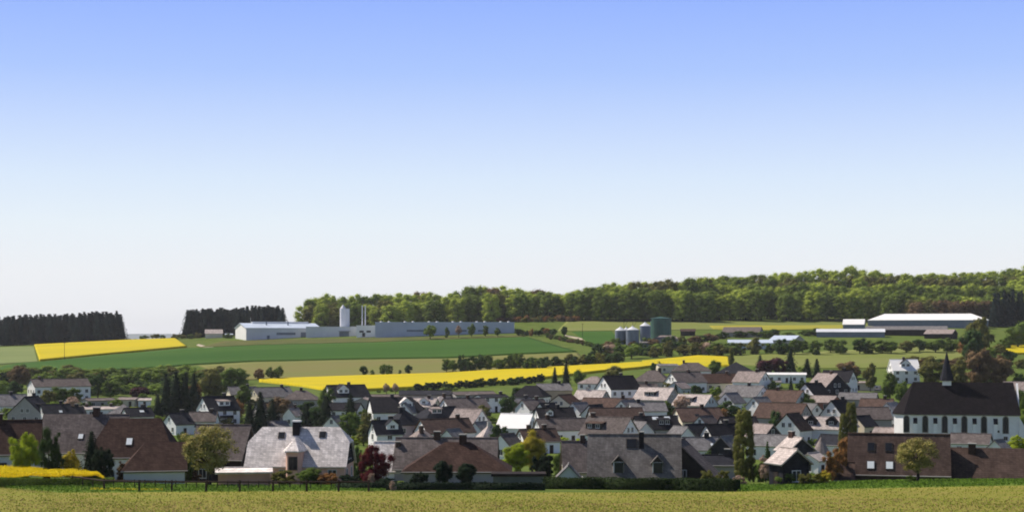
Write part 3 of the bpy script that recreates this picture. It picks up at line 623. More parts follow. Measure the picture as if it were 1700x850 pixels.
H_('dark slate roof with a small blue-white skylight, left of the dark firs', 228, 677, 44, 36, 0, 'white', 'slate', 3.2, 34, 'gable', sky=((0.1,0.5,'glare_pane',.7,.5),))
H_('low white house with a bright metal canopy behind the blossoming tree', 296, 686, 34, 44, 30, 'white', 'slate', 3.4, 36, 'gable')
H_('brown low roof in front of the white house with three rows of windows at left', 338, 684, 44, 40, -10, 'white', 'grey_brown', 3.0, 34, 'gable', chim=(0.3,))
H_('tall white house with blue-black roof and pale shed dormer, left of the conifer group', 362, 658, 56, 46, 28, 'white', 'slate', 5.4, 42, 'gable', dorm=(('shed',0.05,4.0,-1,'pink_grey','white'),), balcony=True)
H_('pale house partly hidden by trees at the top left edge of the village', 402, 642, 46, 36, 14, 'cream', 'grey', 3.8, 32, 'gable')
H_('dark grey roofed house left of the grey roof with a chimney, below the yellow field', 450, 643, 66, 44, 8, 'cream', 'grey', 3.6, 33, 'gable', chim=(0.3,))
H_('light grey roof with a dark chimney, at the left end of the long yellow field', 500, 648, 58, 44, -6, 'grey_wall', 'grey_brown', 3.4, 32, 'hip', hip=0.5, chim=(0.0,))
H_('dark roofed house hidden behind the conifers, left of centre', 455, 668, 60, 40, 0, 'grey_wall', 'slate', 3.4, 36, 'gable')
H_('small gable with pale lit roof edge above the chimney of the pink house', 487, 677, 22, 26, 50, 'white', 'pink_grey', 3.6, 42, 'gable')
H_('low shed roof with a bright tilted edge left of the black chimney', 458, 699, 34, 30, 18, 'grey_wall', 'grey', 3.0, 26, 'gable', chim=(), cat='shed')
H_('blue-grey hipped roof peeping out behind the left corner of the pink slate house', 412, 712, 30, 40, 0, 'white', 'grey', 3.0, 34, 'hip', chim=(), win=False)
H_('black roofed house with a white cross gable directly below the yellow field', 574, 639, 68, 46, 6, 'white', 'slate', 4.4, 38, 'gable', chim=(0.08,), dorm=(('gable',-.18,4.4,-1,'slate','white'),))
H_('low tan roof with open carport front, right of the white cross gable house', 604, 660, 54, 44, 84, 'grey_wall', 'pink_grey', 3.4, 20, 'gable', cat='carport', chim=())
H_('dark brown low roof in shade below the white cross gable house', 568, 669, 64, 36, 0, 'white', 'near_black', 3.0, 30, 'gable')
# ================================================================== centre village
H_('long low hall with a dark roof along the foot of the yellow field', 706, 648.5, 84, 46, 0, 'rose_grey', 'slate', 3.6, 14, 'gable', cat='hall', chim=())
H_('very long pale brown low roof behind the dark slate hipped house', 655, 655, 130, 24, 0, 'pink', 'grey_brown', 3.0, 12, 'gable', cat='hall', chim=())
H_('wide dark slate hipped roof with white walls, upper left of the pink villa', 660, 659.5, 92, 62, 10, 'white', 'near_black', 3.8, 36, 'hip', hip=0.4, hipend=(0,1), chim=(-0.1,), dorm=(('gable',.12,4,-1,'pale_slate','white'),))
H_('rose coloured villa with a dark pyramid roof, lit bright on its left face', 671, 680, 54, 48, 28, 'rose_grey', 'slate', 6.2, 42, 'pyr', chim=(-0.12,))
H_('white two storey house with pointed gable and small white dormer, left of the rose villa', 640, 698, 46, 38, 22, 'white', 'slate', 5.2, 46, 'gable', dorm=(('gable',0.15,3,-1,'slate','white'),))
H_('pyramid-roofed house, dark on the right and pink-lit on the left with long dormer', 722, 670, 56, 48, 28, 'rose_grey', 'slate', 4.0, 42, 'pyr', dorm=(('shed',-0.1,3.4,-1,'pink_grey','rose_grey'),), chim=())
H_('pale stone-grey roof with several ridges, tucked under the long dark hall', 704, 661, 44, 36, -20, 'cream', 'light_pink', 3.4, 35, 'gable', dorm=(('gable',0.1,3,-1,'light_pink','white'),))
H_('second pale ridged roof under the right end of the long dark hall', 731, 658, 34, 34, 24, 'cream', 'light_pink', 3.4, 35, 'hip', hip=.5)
H_('white gabled house with brown roof stretching right, below the dark hedge', 770, 661, 76, 42, 30, 'white', 'grey_brown', 4.4, 36, 'gable', chim=(0.1,))
H_('flat roofed white house with a blue-black eave, right of the brown stretched roof', 816, 655, 48, 36, 6, 'white', 'slate', 5.2, 12, 'gable', chim=(0.35,))
H_('brown low roof running under the dark hedge, above the flat roofed white house', 785, 650, 70, 34, 0, 'grey_wall', 'grey_brown', 3.0, 14, 'gable', chim=())
H_('tan roofed house with its white gable turned right, left of the white glaring roof', 778, 679, 54, 44, -38, 'white', 'pink_grey', 4.6, 44, 'gable', chim=())
H_('white house with wide dark brown roof and pointed left gable, above the grey-brown near roof', 738, 695, 86, 52, 26, 'white', 'brown', 4.2, 38, 'gable', chim=(0.28,))
H_('white flat roofed extension in front of the dark brown roof with pointed gable', 733, 716, 44, 26, 0, 'white', 'sheet_metal', 2.8, 8, 'gable', chim=(-.1,), cat='annex', win=False)
H_('small light pyramid roof with a slim black chimney, left of the white extension', 700, 711, 40, 38, 24, 'cream', 'pink_grey', 3.0, 42, 'pyr', chim=((-0.1,-.2),))
H_('light pinkish pyramid roof, just behind the right end of the grey-brown near roof', 812, 705, 36, 34, 20, 'white', 'light_pink', 3.0, 50, 'pyr', chim=(0.0,), cm='concrete')
H_('house whose roof glares pure white in the sun, centre of the village', 858, 687, 54, 46, -22, 'white', 'white_sheet', 3.4, 42, 'gable', chim=())  # sun glare on a shiny roof, given as white base colour
H_('brown roof in front of the white glaring roof, behind the amber tree', 892, 712, 62, 46, 24, 'white', 'brown', 3.2, 38, 'gable', chim=(-0.25, 0.2))
H_('low dark roofed house at the foot of the tall dark hedge', 882, 640, 54, 46, -16, 'white', 'near_black', 3.6, 36, 'hip', hip=.4, chim=())
H_('tan walled house with plain grey roof below the two black conifers', 918, 637, 54, 40, -4, 'tan_wall', 'grey', 4.6, 26, 'gable', chim=(0.2,))
H_('white low buildings with grey gable, left of the cream lit gable', 884, 663, 44, 38, 40, 'white', 'grey_brown', 3.8, 38, 'gable')
H_('brown roof with small grey wall right of the dark green garden tree', 866, 661, 38, 34, 30, 'white', 'grey', 3.6, 34, 'gable')
H_('house showing a sunlit cream gable under a broad dark roof', 938, 655, 44, 56, 62, 'cream', 'dark_brown', 4.0, 34, 'gable', chim=())
H_('dark roof with small humps and a pink-lit left edge, above the long brown roof', 920, 677, 62, 46, 18, 'white', 'near_black', 3.2, 36, 'gable', chim=(-0.2,0.1), dorm=(('gable',-.2,2,-1,'near_black','white'),))
H_('long brown roof with white left gable, centre right behind the yellow tree', 934, 694.5, 88, 46, 18, 'white', 'grey_brown', 3.8, 36, 'gable', chim=(-.3,))
H_('house with very pale roof and cream ridge turret, right of the cream lit gable', 982, 648, 50, 40, -24, 'grey_wall', 'light_pink', 4.0, 34, 'gable', chim=(-0.15,), cm='concrete')
H_('white hipped roof house with two gable windows, below the lower end of the yellow field', 987, 625, 44, 36, -28, 'white', 'pink_grey', 5.6, 30, 'hip', hip=.5, chim=())
H_('tall white gabled house with black roof, right beside the white hipped house', 1026, 624, 60, 44, 36, 'white', 'near_black', 6.2, 42, 'gable', chim=(0.1,))
H_('pink-brown roofed white house with a blue shed dormer, in front of the tall white gable', 1032, 632, 46, 40, 6, 'white', 'pink_grey', 4.6, 38, 'gable', dorm=(('shed',0.1,4,-1,'pink_grey','steel_blue'),), chim=(-0.1,))
H_('plain taupe roof between the pink-brown roof and the wide pink roof', 1062, 637, 56, 44, -8, 'white', 'grey_brown', 3.6, 36, 'gable')
H_('wide pink roof with a dark notch dormer, grey gable turned right', 1090, 643.5, 62, 50, -28, 'grey_wall', 'light_pink', 3.4, 36, 'gable', dorm=(('shed',-.05,4.2,-1,'light_pink','near_black'),), chim=())
H_('brown roof house with a hipped end, tucked below the second yellow field', 1084, 615, 58, 46, -12, 'grey_wall', 'grey_brown', 3.8, 36, 'hip', hip=.5)
H_('cream white garden house at the lower edge of the yellow field', 1106, 604, 34, 28, 0, 'cream', 'grey', 3.4, 12, 'gable', chim=())
H_('wide grey-brown roof close under the second yellow field', 1148, 602, 64, 44, 0, 'white', 'grey_brown', 3.6, 30, 'hip', hip=.5, chim=(-.2,))
H_('white gabled house with brown roof, a lower white wing in front', 1138, 618, 56, 42, 34, 'white', 'grey_brown', 4.4, 36, 'gable', chim=(0.1,))
H_('light blue-grey lower wing with a pale roof in front of the white gabled house', 1127, 634, 32, 28, 60, 'mint', 'pink_grey', 3.4, 34, 'gable', chim=(), cat='annex')
H_('long low house with dark hipped roof and cream front wall, upper right centre', 1182, 620.5, 84, 44, 12, 'cream', 'dark_brown', 3.4, 32, 'hip', hip=.6, hipend=(1,0), chim=(.3,))
H_('dark slate hipped roof with a pale triangular face, right below the second yellow field', 1222, 601, 60, 46, -6, 'grey_wall', 'slate', 3.4, 36, 'pyr', chim=())
H_('brown roof behind the wide pink roof, near the dark conifer bush', 1010, 661, 86, 46, 0, 'grey_wall', 'red_brown', 3.4, 33, 'gable', chim=(.3,), sky=((-0.1,0.25,'glass',.9,.6),))
H_('dark brown long roof above the white-gabled brown roof', 1022, 677, 88, 50, -6, 'grey_wall', 'brown', 3.2, 36, 'gable', chim=())
H_('grey roofed white house with a chimney at its left end, behind the black roof', 1074, 668, 58, 40, 14, 'white', 'grey', 4.2, 32, 'gable', chim=(-0.25,))
H_('brown roofed house with big shed dormer and white gable, above the weathered slate roof', 1012, 692.5, 80, 58, -32, 'white', 'grey_brown', 3.6, 42, 'gable', dorm=(('shed',-.22,5,-1,'brown','timber'),), chim=(-.4,))
H_('black roof with two bright white skylights, right behind the large weathered slate roof', 1088, 691, 70, 48, -4, 'grey_wall', 'near_black', 3.6, 38, 'gable', dorm=(('shed',0.15,3.4,-1,'near_black','near_black'),), sky=((-0.02,0.80,'glare_pane',.9,.6),(0.27,0.84,'glare_pane',.8,.5)), chim=(-.35,))
H_('pink roof with pale blue right gable and slim dark dormer, centre right', 1154, 655, 62, 44, -32, 'mint', 'light_pink', 3.2, 36, 'gable', dorm=(('shed',-.05,3.6,-1,'light_pink','near_black'),), chim=())
H_('red-brown roof with cream left gable and chimney, below the pink roof with blue gable', 1158, 677, 76, 50, 24, 'cream', 'red_brown', 3.8, 38, 'gable', chim=(0.1,), sky=((-.1,.4,'glass',.6,.4),))
H_('house with a red brick gable and blue slate roof', 1156, 704, 44, 42, 40, 'brick_red', 'slate', 3.2, 42, 'gable', chim=())
H_('house with a blinding white triangular gable and black roof, left of the poplar', 1196, 704, 56, 42, 34, 'white', 'near_black', 3.2, 44, 'gable', chim=(.2,))
H_('grey slate roof just left of the poplar, lower row', 1162, 726, 56, 44, -8, 'white', 'grey', 3.0, 38, 'gable', sky=((.3,.3,'glare_pane',.3,.4),))
H_('small dark house with white-edged gable right beside the poplar', 1206, 724, 36, 38, 62, 'slate', 'grey', 3.6, 44, 'gable', chim=())
H_('shaded slate roof at the foot of the poplar, right of the black timber gable', 1196, 756, 56, 40, 0, 'grey_wall', 'slate', 2.6, 32, 'gable', win=False)
# ================================================================== right village
H_('pale brown roof and white gable in the top row, above the black chimney stack house', 1248, 617, 50, 40, -30, 'white', 'pink_grey', 4.4, 38, 'gable')
H_('white house with grey roof and a tall black chimney stack on its front, upper right', 1238, 640, 68, 50, -32, 'white', 'grey', 4.0, 34, 'gable', chim=((0.44,0.36),(.1,0)))
H_('long pale flat roofs with vehicles beside them, upper right', 1300, 619, 74, 34, 0, 'white', 'sheet_metal', 3.4, 8, 'gable', cat='hall', chim=())
H_('small white garage under the long pale flat roofs', 1284, 632, 24, 20, 0, 'white', 'grey', 2.6, 12, 'gable', chim=(), cat='garage')
H_('brown roof with pale blue-grey gable turned right, right of the black chimney stack house', 1303, 648, 66, 46, -30, 'mint', 'red_brown', 3.4, 36, 'gable', chim=(-.2,))
H_('wide red-brown roof with a shaded brown gable, right of the poplar top', 1300, 669.5, 82, 56, -26, 'grey_wall', 'red_brown', 4.2, 38, 'gable', chim=())
H_('white gabled house with brown roof below the wide red-brown roof', 1316, 686, 42, 48, 62, 'white', 'brown', 4.4, 46, 'gable', chim=())
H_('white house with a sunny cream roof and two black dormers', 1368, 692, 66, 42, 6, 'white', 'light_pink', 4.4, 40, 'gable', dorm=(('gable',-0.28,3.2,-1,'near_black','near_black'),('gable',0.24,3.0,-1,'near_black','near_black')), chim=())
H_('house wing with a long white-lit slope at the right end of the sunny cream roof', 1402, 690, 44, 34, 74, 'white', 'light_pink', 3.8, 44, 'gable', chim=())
H_('pointed white gable with two windows and black roof, right centre', 1392, 664, 44, 42, 58, 'white', 'near_black', 4.6, 48, 'gable', chim=(.3,))
H_('white gabled house with dark roof beside the large black gable, upper right', 1350, 636, 42, 36, 52, 'white', 'near_black', 4.6, 44, 'gable')
H_('large house with a pale lit roof slope and black gable, upper right', 1374, 620, 46, 56, -48, 'slate', 'pink_grey', 5.6, 40, 'gable', dorm=())
H_('dark roofed house right behind the large black gable', 1392, 615, 50, 44, -20, 'white', 'near_black', 5.0, 38, 'gable')
H_('low wide pinkish roof between two gardens, right of the wide red-brown roof', 1362, 657, 56, 46, -24, 'brick_red', 'pink_grey', 3.0, 22, 'gable', chim=())
H_('grey roofs of a low workshop left of the parked cars', 1425, 652, 60, 40, -8, 'grey_wall', 'grey', 3.4, 26, 'gable', cat='workshop', chim=())
H_('long low hall behind the parked cars', 1425, 633, 52, 22, 0, 'cream', 'pink_grey', 3.0, 10, 'gable', cat='hall', chim=())
H_('white house with two blinding pale roof faces standing alone in front of the meadow', 1500, 597, 44, 40, 14, 'white', 'white_sheet', 5.4, 40, 'gable', chim=(0.0,), dorm=(('gable',0.0,4,-1,'near_black','white'),))
H_('plain brown roof over grey walls, between the small black cone roof and the church', 1446, 676, 56, 48, -4, 'grey_wall', 'grey_brown', 4.8, 36, 'gable', chim=())
H_('plum coloured roof close to the left end of the church', 1456, 662, 52, 36, -10, 'white', 'red_brown', 3.6, 34, 'gable', chim=(0.25,))
H_('white house with a black balcony tucked against the left end of the church', 1480, 668, 38, 40, 66, 'white', 'light_pink', 5.0, 44, 'gable', chim=(), )
H_('dark slate clad house with pink-lit roof, rear one of the pair by the poplar', 1320, 726, 40, 48, -58, 'slate', 'light_pink', 4.4, 38, 'gable', chim=(-.2,-.35))
H_('dark slate clad house with pale lit roof, front one of the pair by the poplar', 1310, 745, 44, 50, -58, 'slate', 'light_pink', 3.4, 38, 'gable', chim=())
H_('grey long roof between the poplar and the dark slate clad pair', 1283, 722, 76, 44, 0, 'white', 'grey', 3.4, 34, 'gable', chim=())
H_('small house with blue-black gable and white trim just right of the poplar', 1268, 704, 42, 40, -46, 'white', 'pink_grey', 3.4, 42, 'gable', gm='slate', chim=())
H_('dark roof behind the poplar at half its height', 1225, 692, 60, 46, 0, 'grey_wall', 'near_black', 3.2, 36, 'gable', chim=())
H_('white low house with grey roof behind the rust coloured bushes', 1388, 722, 52, 38, -6, 'white', 'slate', 3.0, 36, 'gable', chim=())
H_('white garage with pale roof between the dark slate pair and the rust coloured bushes', 1350, 752, 30, 36, 60, 'white', 'light_pink', 3.0, 28, 'gable', chim=(), cat='garage')
H_('small tan roof peeping from the rust coloured bushes', 1392, 764, 26, 26, 14, 'tan_wall', 'pink_grey', 2.0, 34, 'gable', chim=(), cat='shed', win=False)
H_('low brown roof right in front of the church wall', 1612, 720, 62, 40, -10, 'white', 'grey_brown', 3.2, 34, 'gable', chim=())
H_('small white gable with dark roof at the foot of the church, right part', 1658, 730, 26, 30, 62, 'white', 'grey', 2.8, 42, 'gable', chim=(), cat='shed')
H_('small pinkish roof in front of the left end of the church', 1475, 710, 44, 34, 0, 'grey_wall', 'pink_grey', 3.0, 34, 'gable', chim=())
H_('pale roof between the trees right behind the church', 1690, 634, 44, 34, -10, 'cream', 'pink_grey', 4.0, 36, 'gable', chim=())
H_('yellowish gable and roof at the right edge beyond the church', 1704, 652, 34, 34, 50, 'tan_wall', 'grey_brown', 4.0, 40, 'gable', chim=())

for k_, (u, y, rt, wl, rf) in enumerate([(752,712,55,'white','grey'),(800,700,50,'white','grey'),(842,720,52,'white','grey_brown'),(908,669,48,'white','slate'),(962,668,50,'white','grey'),(1062,700,-52,'white','grey'),
    (1106,690,54,'white','slate'),(1262,659,50,'white','grey'),(1345,670,-50,'white','grey'),(1432,690,52,'cream','slate'),(1214,652,56,'white','grey'),(1172,690,54,'white','grey_brown'),(682,668,50,'white','grey'),(745,675,54,'white','slate'),
    (1042,664,52,'white','grey'),(560,690,55,'white','grey'),(1130,708,-50,'white','grey'),(988,672,55,'white','slate')]):
    house('small white gabled house tucked in between the larger roofs of the village', u, y, 34, 34, rt, wl, rf, 3.6, 42, 'gable', chim=(), group='small gabled houses between the larger roofs')
def cone_house(label, u, ytop, dd, rad, hw, hc, wall, roof, cat):
    g = at_d(u, dd); s = dd/F; g.z = (HY-ytop)*s-hw-hc
    r = tag(link('turret', None, loc=g), label, cat); b = MB(); b.tube((0,0,-3),(0,0,hw),rad,rad,12); b.build('wall', wall, r)
    b = MB(); b.tube((0,0,hw),(0,0,hw+hc),rad+.3,0.03,12); b.build('roof', roof, r); window(r, 0, -rad, hw-2.2, 0, .8, 1.1); return r
cone_house('small round turret with a pale pointed cone roof beside the rust coloured bushes', 1363, 725, 330, 1.7, 2.6, 3.4, 'white', 'pink_grey', 'turret')
cone_house('slim tower with black pointed cone roof, left of the church', 1413, 683, 420, 1.5, 4.6, 2.9, 'grey_wall', 'near_black', 'turret')

# ================================================================== church
def church():
    d = 438; s = d/F; g = at_d(1594, d); zr = (HY-634)*s; ze = (HY-684)*s; g.z = (HY-744)*s
    Z = lambda y: (HY-y)*s - g.z
    hw, hr = ze-g.z, zr-g.z; r = tag(link('church', None, loc=g, rz=R(-13)), 'white village church with a steep black slate roof and slim ridge spire, at the right', 'church')
    a, b = 14.9, 6.0; wb = MB()
    # nave and choir with a three-sided apse at the left
    P = [(-a+0.2,-b),(a,-b),(a,b),(-a+0.2,b),(-a-2.4,2.6),(-a-2.4,-2.6)]
    k = len(P); wb.add([(x,y,-3) for x,y in P]+[(x,y,hw) for x,y in P], [tuple(reversed(range(k))), tuple(range(k,2*k))]+[(i,(i+1)%k,(i+1)%k+k,i+k) for i in range(k)])
    wb.add([(a,-b,hw),(a,b,hw),(a,0,hr-.2),(a-.5,-b,hw),(a-.5,b,hw),(a-.5,0,hr-.2)], [(0,1,2),(5,4,3),(0,2,5,3),(1,4,5,2)])
    wo = wb.build('wall', 'white', r)
    rb = MB(); o = .55; e0 = hw+.05
    top = [(-a,-b-o,e0-.3),(a+.3,-b-o,e0-.3),(a+.3,b+o,e0-.3),(-a,b+o,e0-.3),(-a-2.9,2.9,e0-.3),(-a-2.9,-2.9,e0-.3),(-a+2.6,0,hr),(a-1.2,0,hr)]
    rb.shell(top, [(0,1,7,6),(2,3,6,7),(3,4,6),(4,5,6),(5,0,6),(1,2,7)], .25); ro = rb.build('roof', 'church_slate', r)
    # brown eave course
    eb = MB(); eb.box(-a, a+.2, -b-o-.12, -b-.02, hw-.55, hw-.3); eb.build('eave_course', 'grey_brown', ro)
    # spire
    sp = MB(); x = -3.5; z0 = hr-.9
    sp.box(x-1.15, x+1.15, -1.15, 1.15, z0, z0+1.2); so_ = sp.build('spire_base', 'white', r)
    sp = MB(); sp.tube((x,0,z0+1.2),(x,0,z0+3.6),1.95,1.3,8); sp.tube((x,0,z0+3.6),(x,0,Z(583)),1.3,0.05,8); so2 = sp.build('spire', 'slate', r)
    cb = MB(); cb.tube((x,0,Z(583)-.2),(x,0,Z(583)+.7),.035,.035,5); cb.box(x-.22,x+.22,-.03,.03,Z(583)+.3,Z(583)+.37); cb.build('cross', 'timber', so2)
    # arched windows: frame and dark glass
    def arch(w_, h0, h1, y, t0):
        pts = [(-w_,h0),(w_,h0)] + [(w_*math.cos(q), h1+w_*1.25*math.sin(q)) for q in np.linspace(0, math.pi, 9)]
        k = len(pts); m = MB(); m.add([(px_,y,pz) for px_,pz in pts]+[(px_,y+t0,pz) for px_,pz in pts], [tuple(range(k)), tuple(reversed(range(k,2*k)))]+[(i,i+k,(i+1)%k+k,(i+1)%k) for i in range(k)])
        return m
    fm = arch(.86, Z(717), Z(694), -.06, .10).mesh('window', 'stone'); gm_ = arch(.68, Z(716), Z(694), -.10, .08).mesh('pane', 'glass')
    for u in (1507,1537,1568,1599,1630,1664):
        x = (u-1594)*s; f_ = link('window', fm, r, (x, -b+0.0, 0)); link('pane', gm_, f_)
    for x, u in ((-a-1.2, 0),):
        pass
    for u in (1521,1553,1584,1615,1648):
        x = (u-1594)*s; m = MB(); m.add([(x-.45,-b-1.5,-3),(x+.45,-b-1.5,-3),(x+.45,-b+.05,-3),(x-.45,-b+.05,-3),(x-.45,-b-1.3,hw-2.6),(x+.45,-b-1.3,hw-2.6),(x+.45,-b+.05,hw-1.4),(x-.45,-b+.05,hw-1.4)],
              [(0,3,2,1),(4,5,6,7),(0,1,5,4),(1,2,6,5),(2,3,7,6),(3,0,4,7)]); bo_ = m.build('buttress', 'white', r)
        m = MB(); m.shell([(x-.55,-b-1.45,hw-2.66),(x+.55,-b-1.45,hw-2.66),(x+.55,-b-.02,hw-1.3),(x-.55,-b-.02,hw-1.3)], [(0,1,2,3)], .12); m.build('buttress_cap', 'near_black', bo_)
    m = MB(); x = a; m.add([(x-.1,-b-.6,-3),(x+2.4,-b-.6,-3),(x+2.4,-b+.5,-3),(x-.1,-b+.5,-3),(x-.1,-b-.6,hw-1),(x+1.2,-b-.6,hw-3.2),(x+1.2,-b+.5,hw-3.2),(x-.1,-b+.5,hw-1)], [(0,3,2,1),(4,5,6,7),(0,1,5,4),(1,2,6,5),(2,3,7,6),(3,0,4,7)]); m.build('buttress', 'white', r)
    window(r, (1664-1594)*s, -b, Z(727), 0, .9, .9, 'stone'); window(r, (1651-1594)*s, -b, Z(714), 0, .9, .35, 'dark_frame')
church()

# ================================================================== factory on the ridge
def fbox(par, name, x0,x1,y0,y1,z0,z1,m):
    b = MB(); b.box(x0,x1,y0,y1,z0,z1); return b.build(name, m, par)
d = 1165; s = d/F
g = at_d(409, d); g.z = (HY-562)*s
r = tag(link('factory_hall', None, loc=g, rz=R(22)), 'large gabled industrial hall with light blue metal roof, left end of the hilltop factory', 'factory hall')
Lh, Wh, eh, rh_ = 55, 36, 7.6, 11.0
b = MB(); pr = [(0,-4),(Wh,-4),(Wh,eh),(Wh/2,rh_),(0,eh)]; m_ = 5
b.add([(0,y,z) for y,z in pr]+[(Lh,y,z) for y,z in pr], [tuple(range(m_)), tuple(reversed(range(m_,2*m_)))]+[(i,i+m_,(i+1)%m_+m_,(i+1)%m_) for i in range(m_)]); wo = b.build('wall', ['factory_grey'], r)
b = MB(); b.box(-0.12,-0.02,0.1,Wh-.1,-3.5,eh-.1); b.add([(-0.12,0.1,eh-.1),(-0.12,Wh-.1,eh-.1),(-0.12,Wh/2,rh_-.2)], [(0,2,1)]); b.build('gable_cladding', 'white_sheet', wo)  # white panel puts the sun on the left gable into colour
b = MB(); b.shell([(-.8,-.8,eh+.1),(Lh+.4,-.8,eh+.1),(Lh+.4,Wh/2,rh_+.3),(-.8,Wh/2,rh_+.3),(Lh+.4,Wh+.8,eh+.1),(-.8,Wh+.8,eh+.1)], [(0,1,2,3),(3,2,4,5)], .3); ro = b.build('roof', 'blue_sheet', r)
fbox(ro, 'ridge_vent', 8, 50, Wh/2-1.2, Wh/2+1.2, rh_+.2, rh_+1.3, 'white_sheet')
for x in (17, 33): b = MB(); b.tube((x,10,eh+1),(x,10,eh+5),.5,.5,7); b.build('roof_vent', 'steel_blue', ro)
fbox(wo, 'window_band', 22, 36, -.08, .02, 2.6, 4.4, 'steel_blue'); fbox(wo, 'gate', 40, 45, -.08, .02, -.5, 4.6, 'steel_blue'); fbox(wo, 'door', 15, 17, -.08, .02, -.5, 2.2, 'steel_blue'); fbox(wo, 'door', 48, 49.5, -.08, .02, -.5, 2.2, 'steel_blue')
def flat_hall(label, u0, u1, ytop, ybase, d, depth, wallm, roofm_, name='factory_hall', cat='factory hall', rz=0):
    s = d/F; x0 = (u0-CX)*s; x1 = (u1-CX)*s; zb = (HY-ybase)*s; zt = (HY-ytop)*s
    r = tag(link(name, None, loc=(x0, d, zb), rz=R(rz)), label, cat); fbox(r, 'wall', 0, x1-x0, 0, depth, -5, zt-zb-.4, wallm)
    ro = fbox(r, 'roof', -.3, x1-x0+.3, -.3, depth+.3, zt-zb-.4, zt-zb, roofm_); return r, ro, x1-x0, zt-zb
r, ro, wl, hh = flat_hall('flat roofed grey hall linking the gabled blue hall with the white block', 508, 593, 542, 560, 1170, 30, 'factory_grey', 'factory_grey')
fbox(r, 'gate', 24, 31, -.1, .02, -.5, 4.2, 'steel_blue'); fbox(r, 'gate', 23.5, 32, -1.8, -.1, 4.3, 4.6, 'steel_blue')
r, ro, wl, hh = flat_hall('white office block of the factory below the twin steel stacks', 592, 624, 540, 558, 1150, 20, 'white_sheet', 'white_sheet', 'office_block', 'office block')
for i in range(2): fbox(r, 'window', 2+i*5, 5+i*5, -.08, .02, 2.6, 4.0, 'glass')
fbox(r, 'door', 4, 6, -.08, .02, -.5, 2.4, 'glass')
r, ro, wl, hh = flat_hall('long blue-grey flat roofed hall with round white rooflights, right part of the hilltop factory', 623, 854, 534.5, 559, 1140, 40, 'factory_blue', 'blue_sheet', rz=1.5)
for i in range(17):
    if i % 3 == 2: continue
    b = MB(); x = 4+i*5.6; b.tube((x,2.5,hh-.05),(x,2.5,hh+.5),1.1,.75,9); b.build('rooflight', 'white_sheet', ro)
for x0, x1 in ((22,34),(58,64),(72,78),(84,87)): fbox(r, 'window_band', x0, x1, -.1, .02, 3.6, 4.9, 'steel_blue')
# tower silo: pale box tower with a pointed top frame
s = 1175/F; g = Vector(((570-CX)*s, 1185, (HY-556)*s)); r = tag(link('tower_silo', None, loc=g), 'tall pale metal tower silo with a pointed head rising over the factory', 'silo')
b = MB(); b.tube((0,0,-4),(0,0,(556-512)*s),3.6,3.6,12); b.build('shell', 'factory_grey', r)
b = MB(); b.tube((-1.2,0,(556-512)*s),(-1.2,0,(556-505)*s),2.3,.15,10); b.build('cap', 'factory_grey', r)
b = MB(); b.tube((2.8,-1.6,16),(2.8,-1.6,(556-507)*s),.12,.12,5); b.tube((-3,-1.8,(556-512)*s),(2.8,-1.8,(556-512)*s),.1,.1,5); b.build('railing', 'steel_blue', r)
for u in (604.5, 609.5):
    g = Vector(((u-CX)*s, 1160, (HY-556)*s)); b = MB(); b.tube((0,0,-3),(0,0,(556-509)*s),.42,.36,10); b.tube((0,0,(556-509)*s),(0,0,(556-508)*s),.48,.48,10)
    o = b.build('steel_stack', 'factory_grey', loc=g); tag(o, 'slim pale steel stack, the %s one of two above the white office block' % ('left' if u < 606 else 'right'), 'chimney stack', 'twin steel stacks')
for u, yb, hh_, lab in ((416,541,508.0,'thin white flag mast left of the other one, behind the gabled blue hall'),(474,541,517,'thin white flag mast behind the right part of the gabled blue hall')):
    s = 1240/F; b = MB(); b.tube((0,0,-8),(0,0,(552-(536-9))*s),.16,.10,6); tag(b.build('flag_mast', 'white_sheet', loc=((u-CX)*s,1240,(HY-552)*s)), lab, 'mast')
house('small pale barn at the edge of the middle spruce wood', 355, 547, 28, 24, 0, 'cream', 'light_pink', 2.0, 28, 'gable', chim=(), d=1225, cat='barn', win=False)
house('tiny blue-grey shed left of the gabled blue factory hall', 380, 554, 12, 10, 0, 'steel_blue', 'blue_sheet', 2.2, 15, 'gable', chim=(), cat='shed', win=False)

# ================================================================== farm with silos, right
def silo(label, u, yt, yb, wp, d, m, cap='factory_grey', name='grain_silo', cone=2.2):
    s = d/F; rr = wp*s/2; zt = (yb-yt)*s; r = tag(link(name, None, loc=((u-CX)*s, d, (HY-yb)*s)), label, 'silo' if name == 'grain_silo' else 'tank')
    b = MB(); b.tube((0,0,-4),(0,0,zt-cone),rr,rr,20)
    for z in np.arange(1.5, zt-cone, 1.6): b.tube((0,0,z),(0,0,z+.12),rr+.06,rr+.06,20)
    b.build('shell', m, r); b = MB(); b.tube((0,0,zt-cone),(0,0,zt-.2),rr+.15,.5,20); b.tube((0,0,zt-.2),(0,0,zt+.3),.45,.4,10); b.build('cap', cap, r); return r
silo('blue-grey corrugated silo, leftmost of the group by the green tank', 1030, 542.5, 567, 18, 990, 'steel_blue')
silo('narrow blue-grey silo squeezed between the two low front silos', 1040, 543, 565, 12, 1004, 'steel_blue')
silo('blue-grey corrugated silo, wider front one in the middle of the group', 1050, 541.5, 568, 22, 985, 'steel_blue')
silo('taller blue-grey silo standing directly left of the green tank', 1071, 535, 562, 18, 1000, 'steel_blue')
silo('wide dark green tank beside the blue-grey silos', 1097, 525.5, 555, 35, 1015, 'tank_green', 'tank_green', 'storage_tank', 1.0)
s = 1006/F; r = tag(link('conveyor', None, loc=((1034-CX)*s, 1003, 0)), 'dark overhead conveyor bridge running over the silos to the green tank', 'conveyor')
z = (HY-531)*s; b = MB(); b.box(0, 17.5, -.7, .7, z-.7, z+.6); b.build('bridge', 'timber', r)
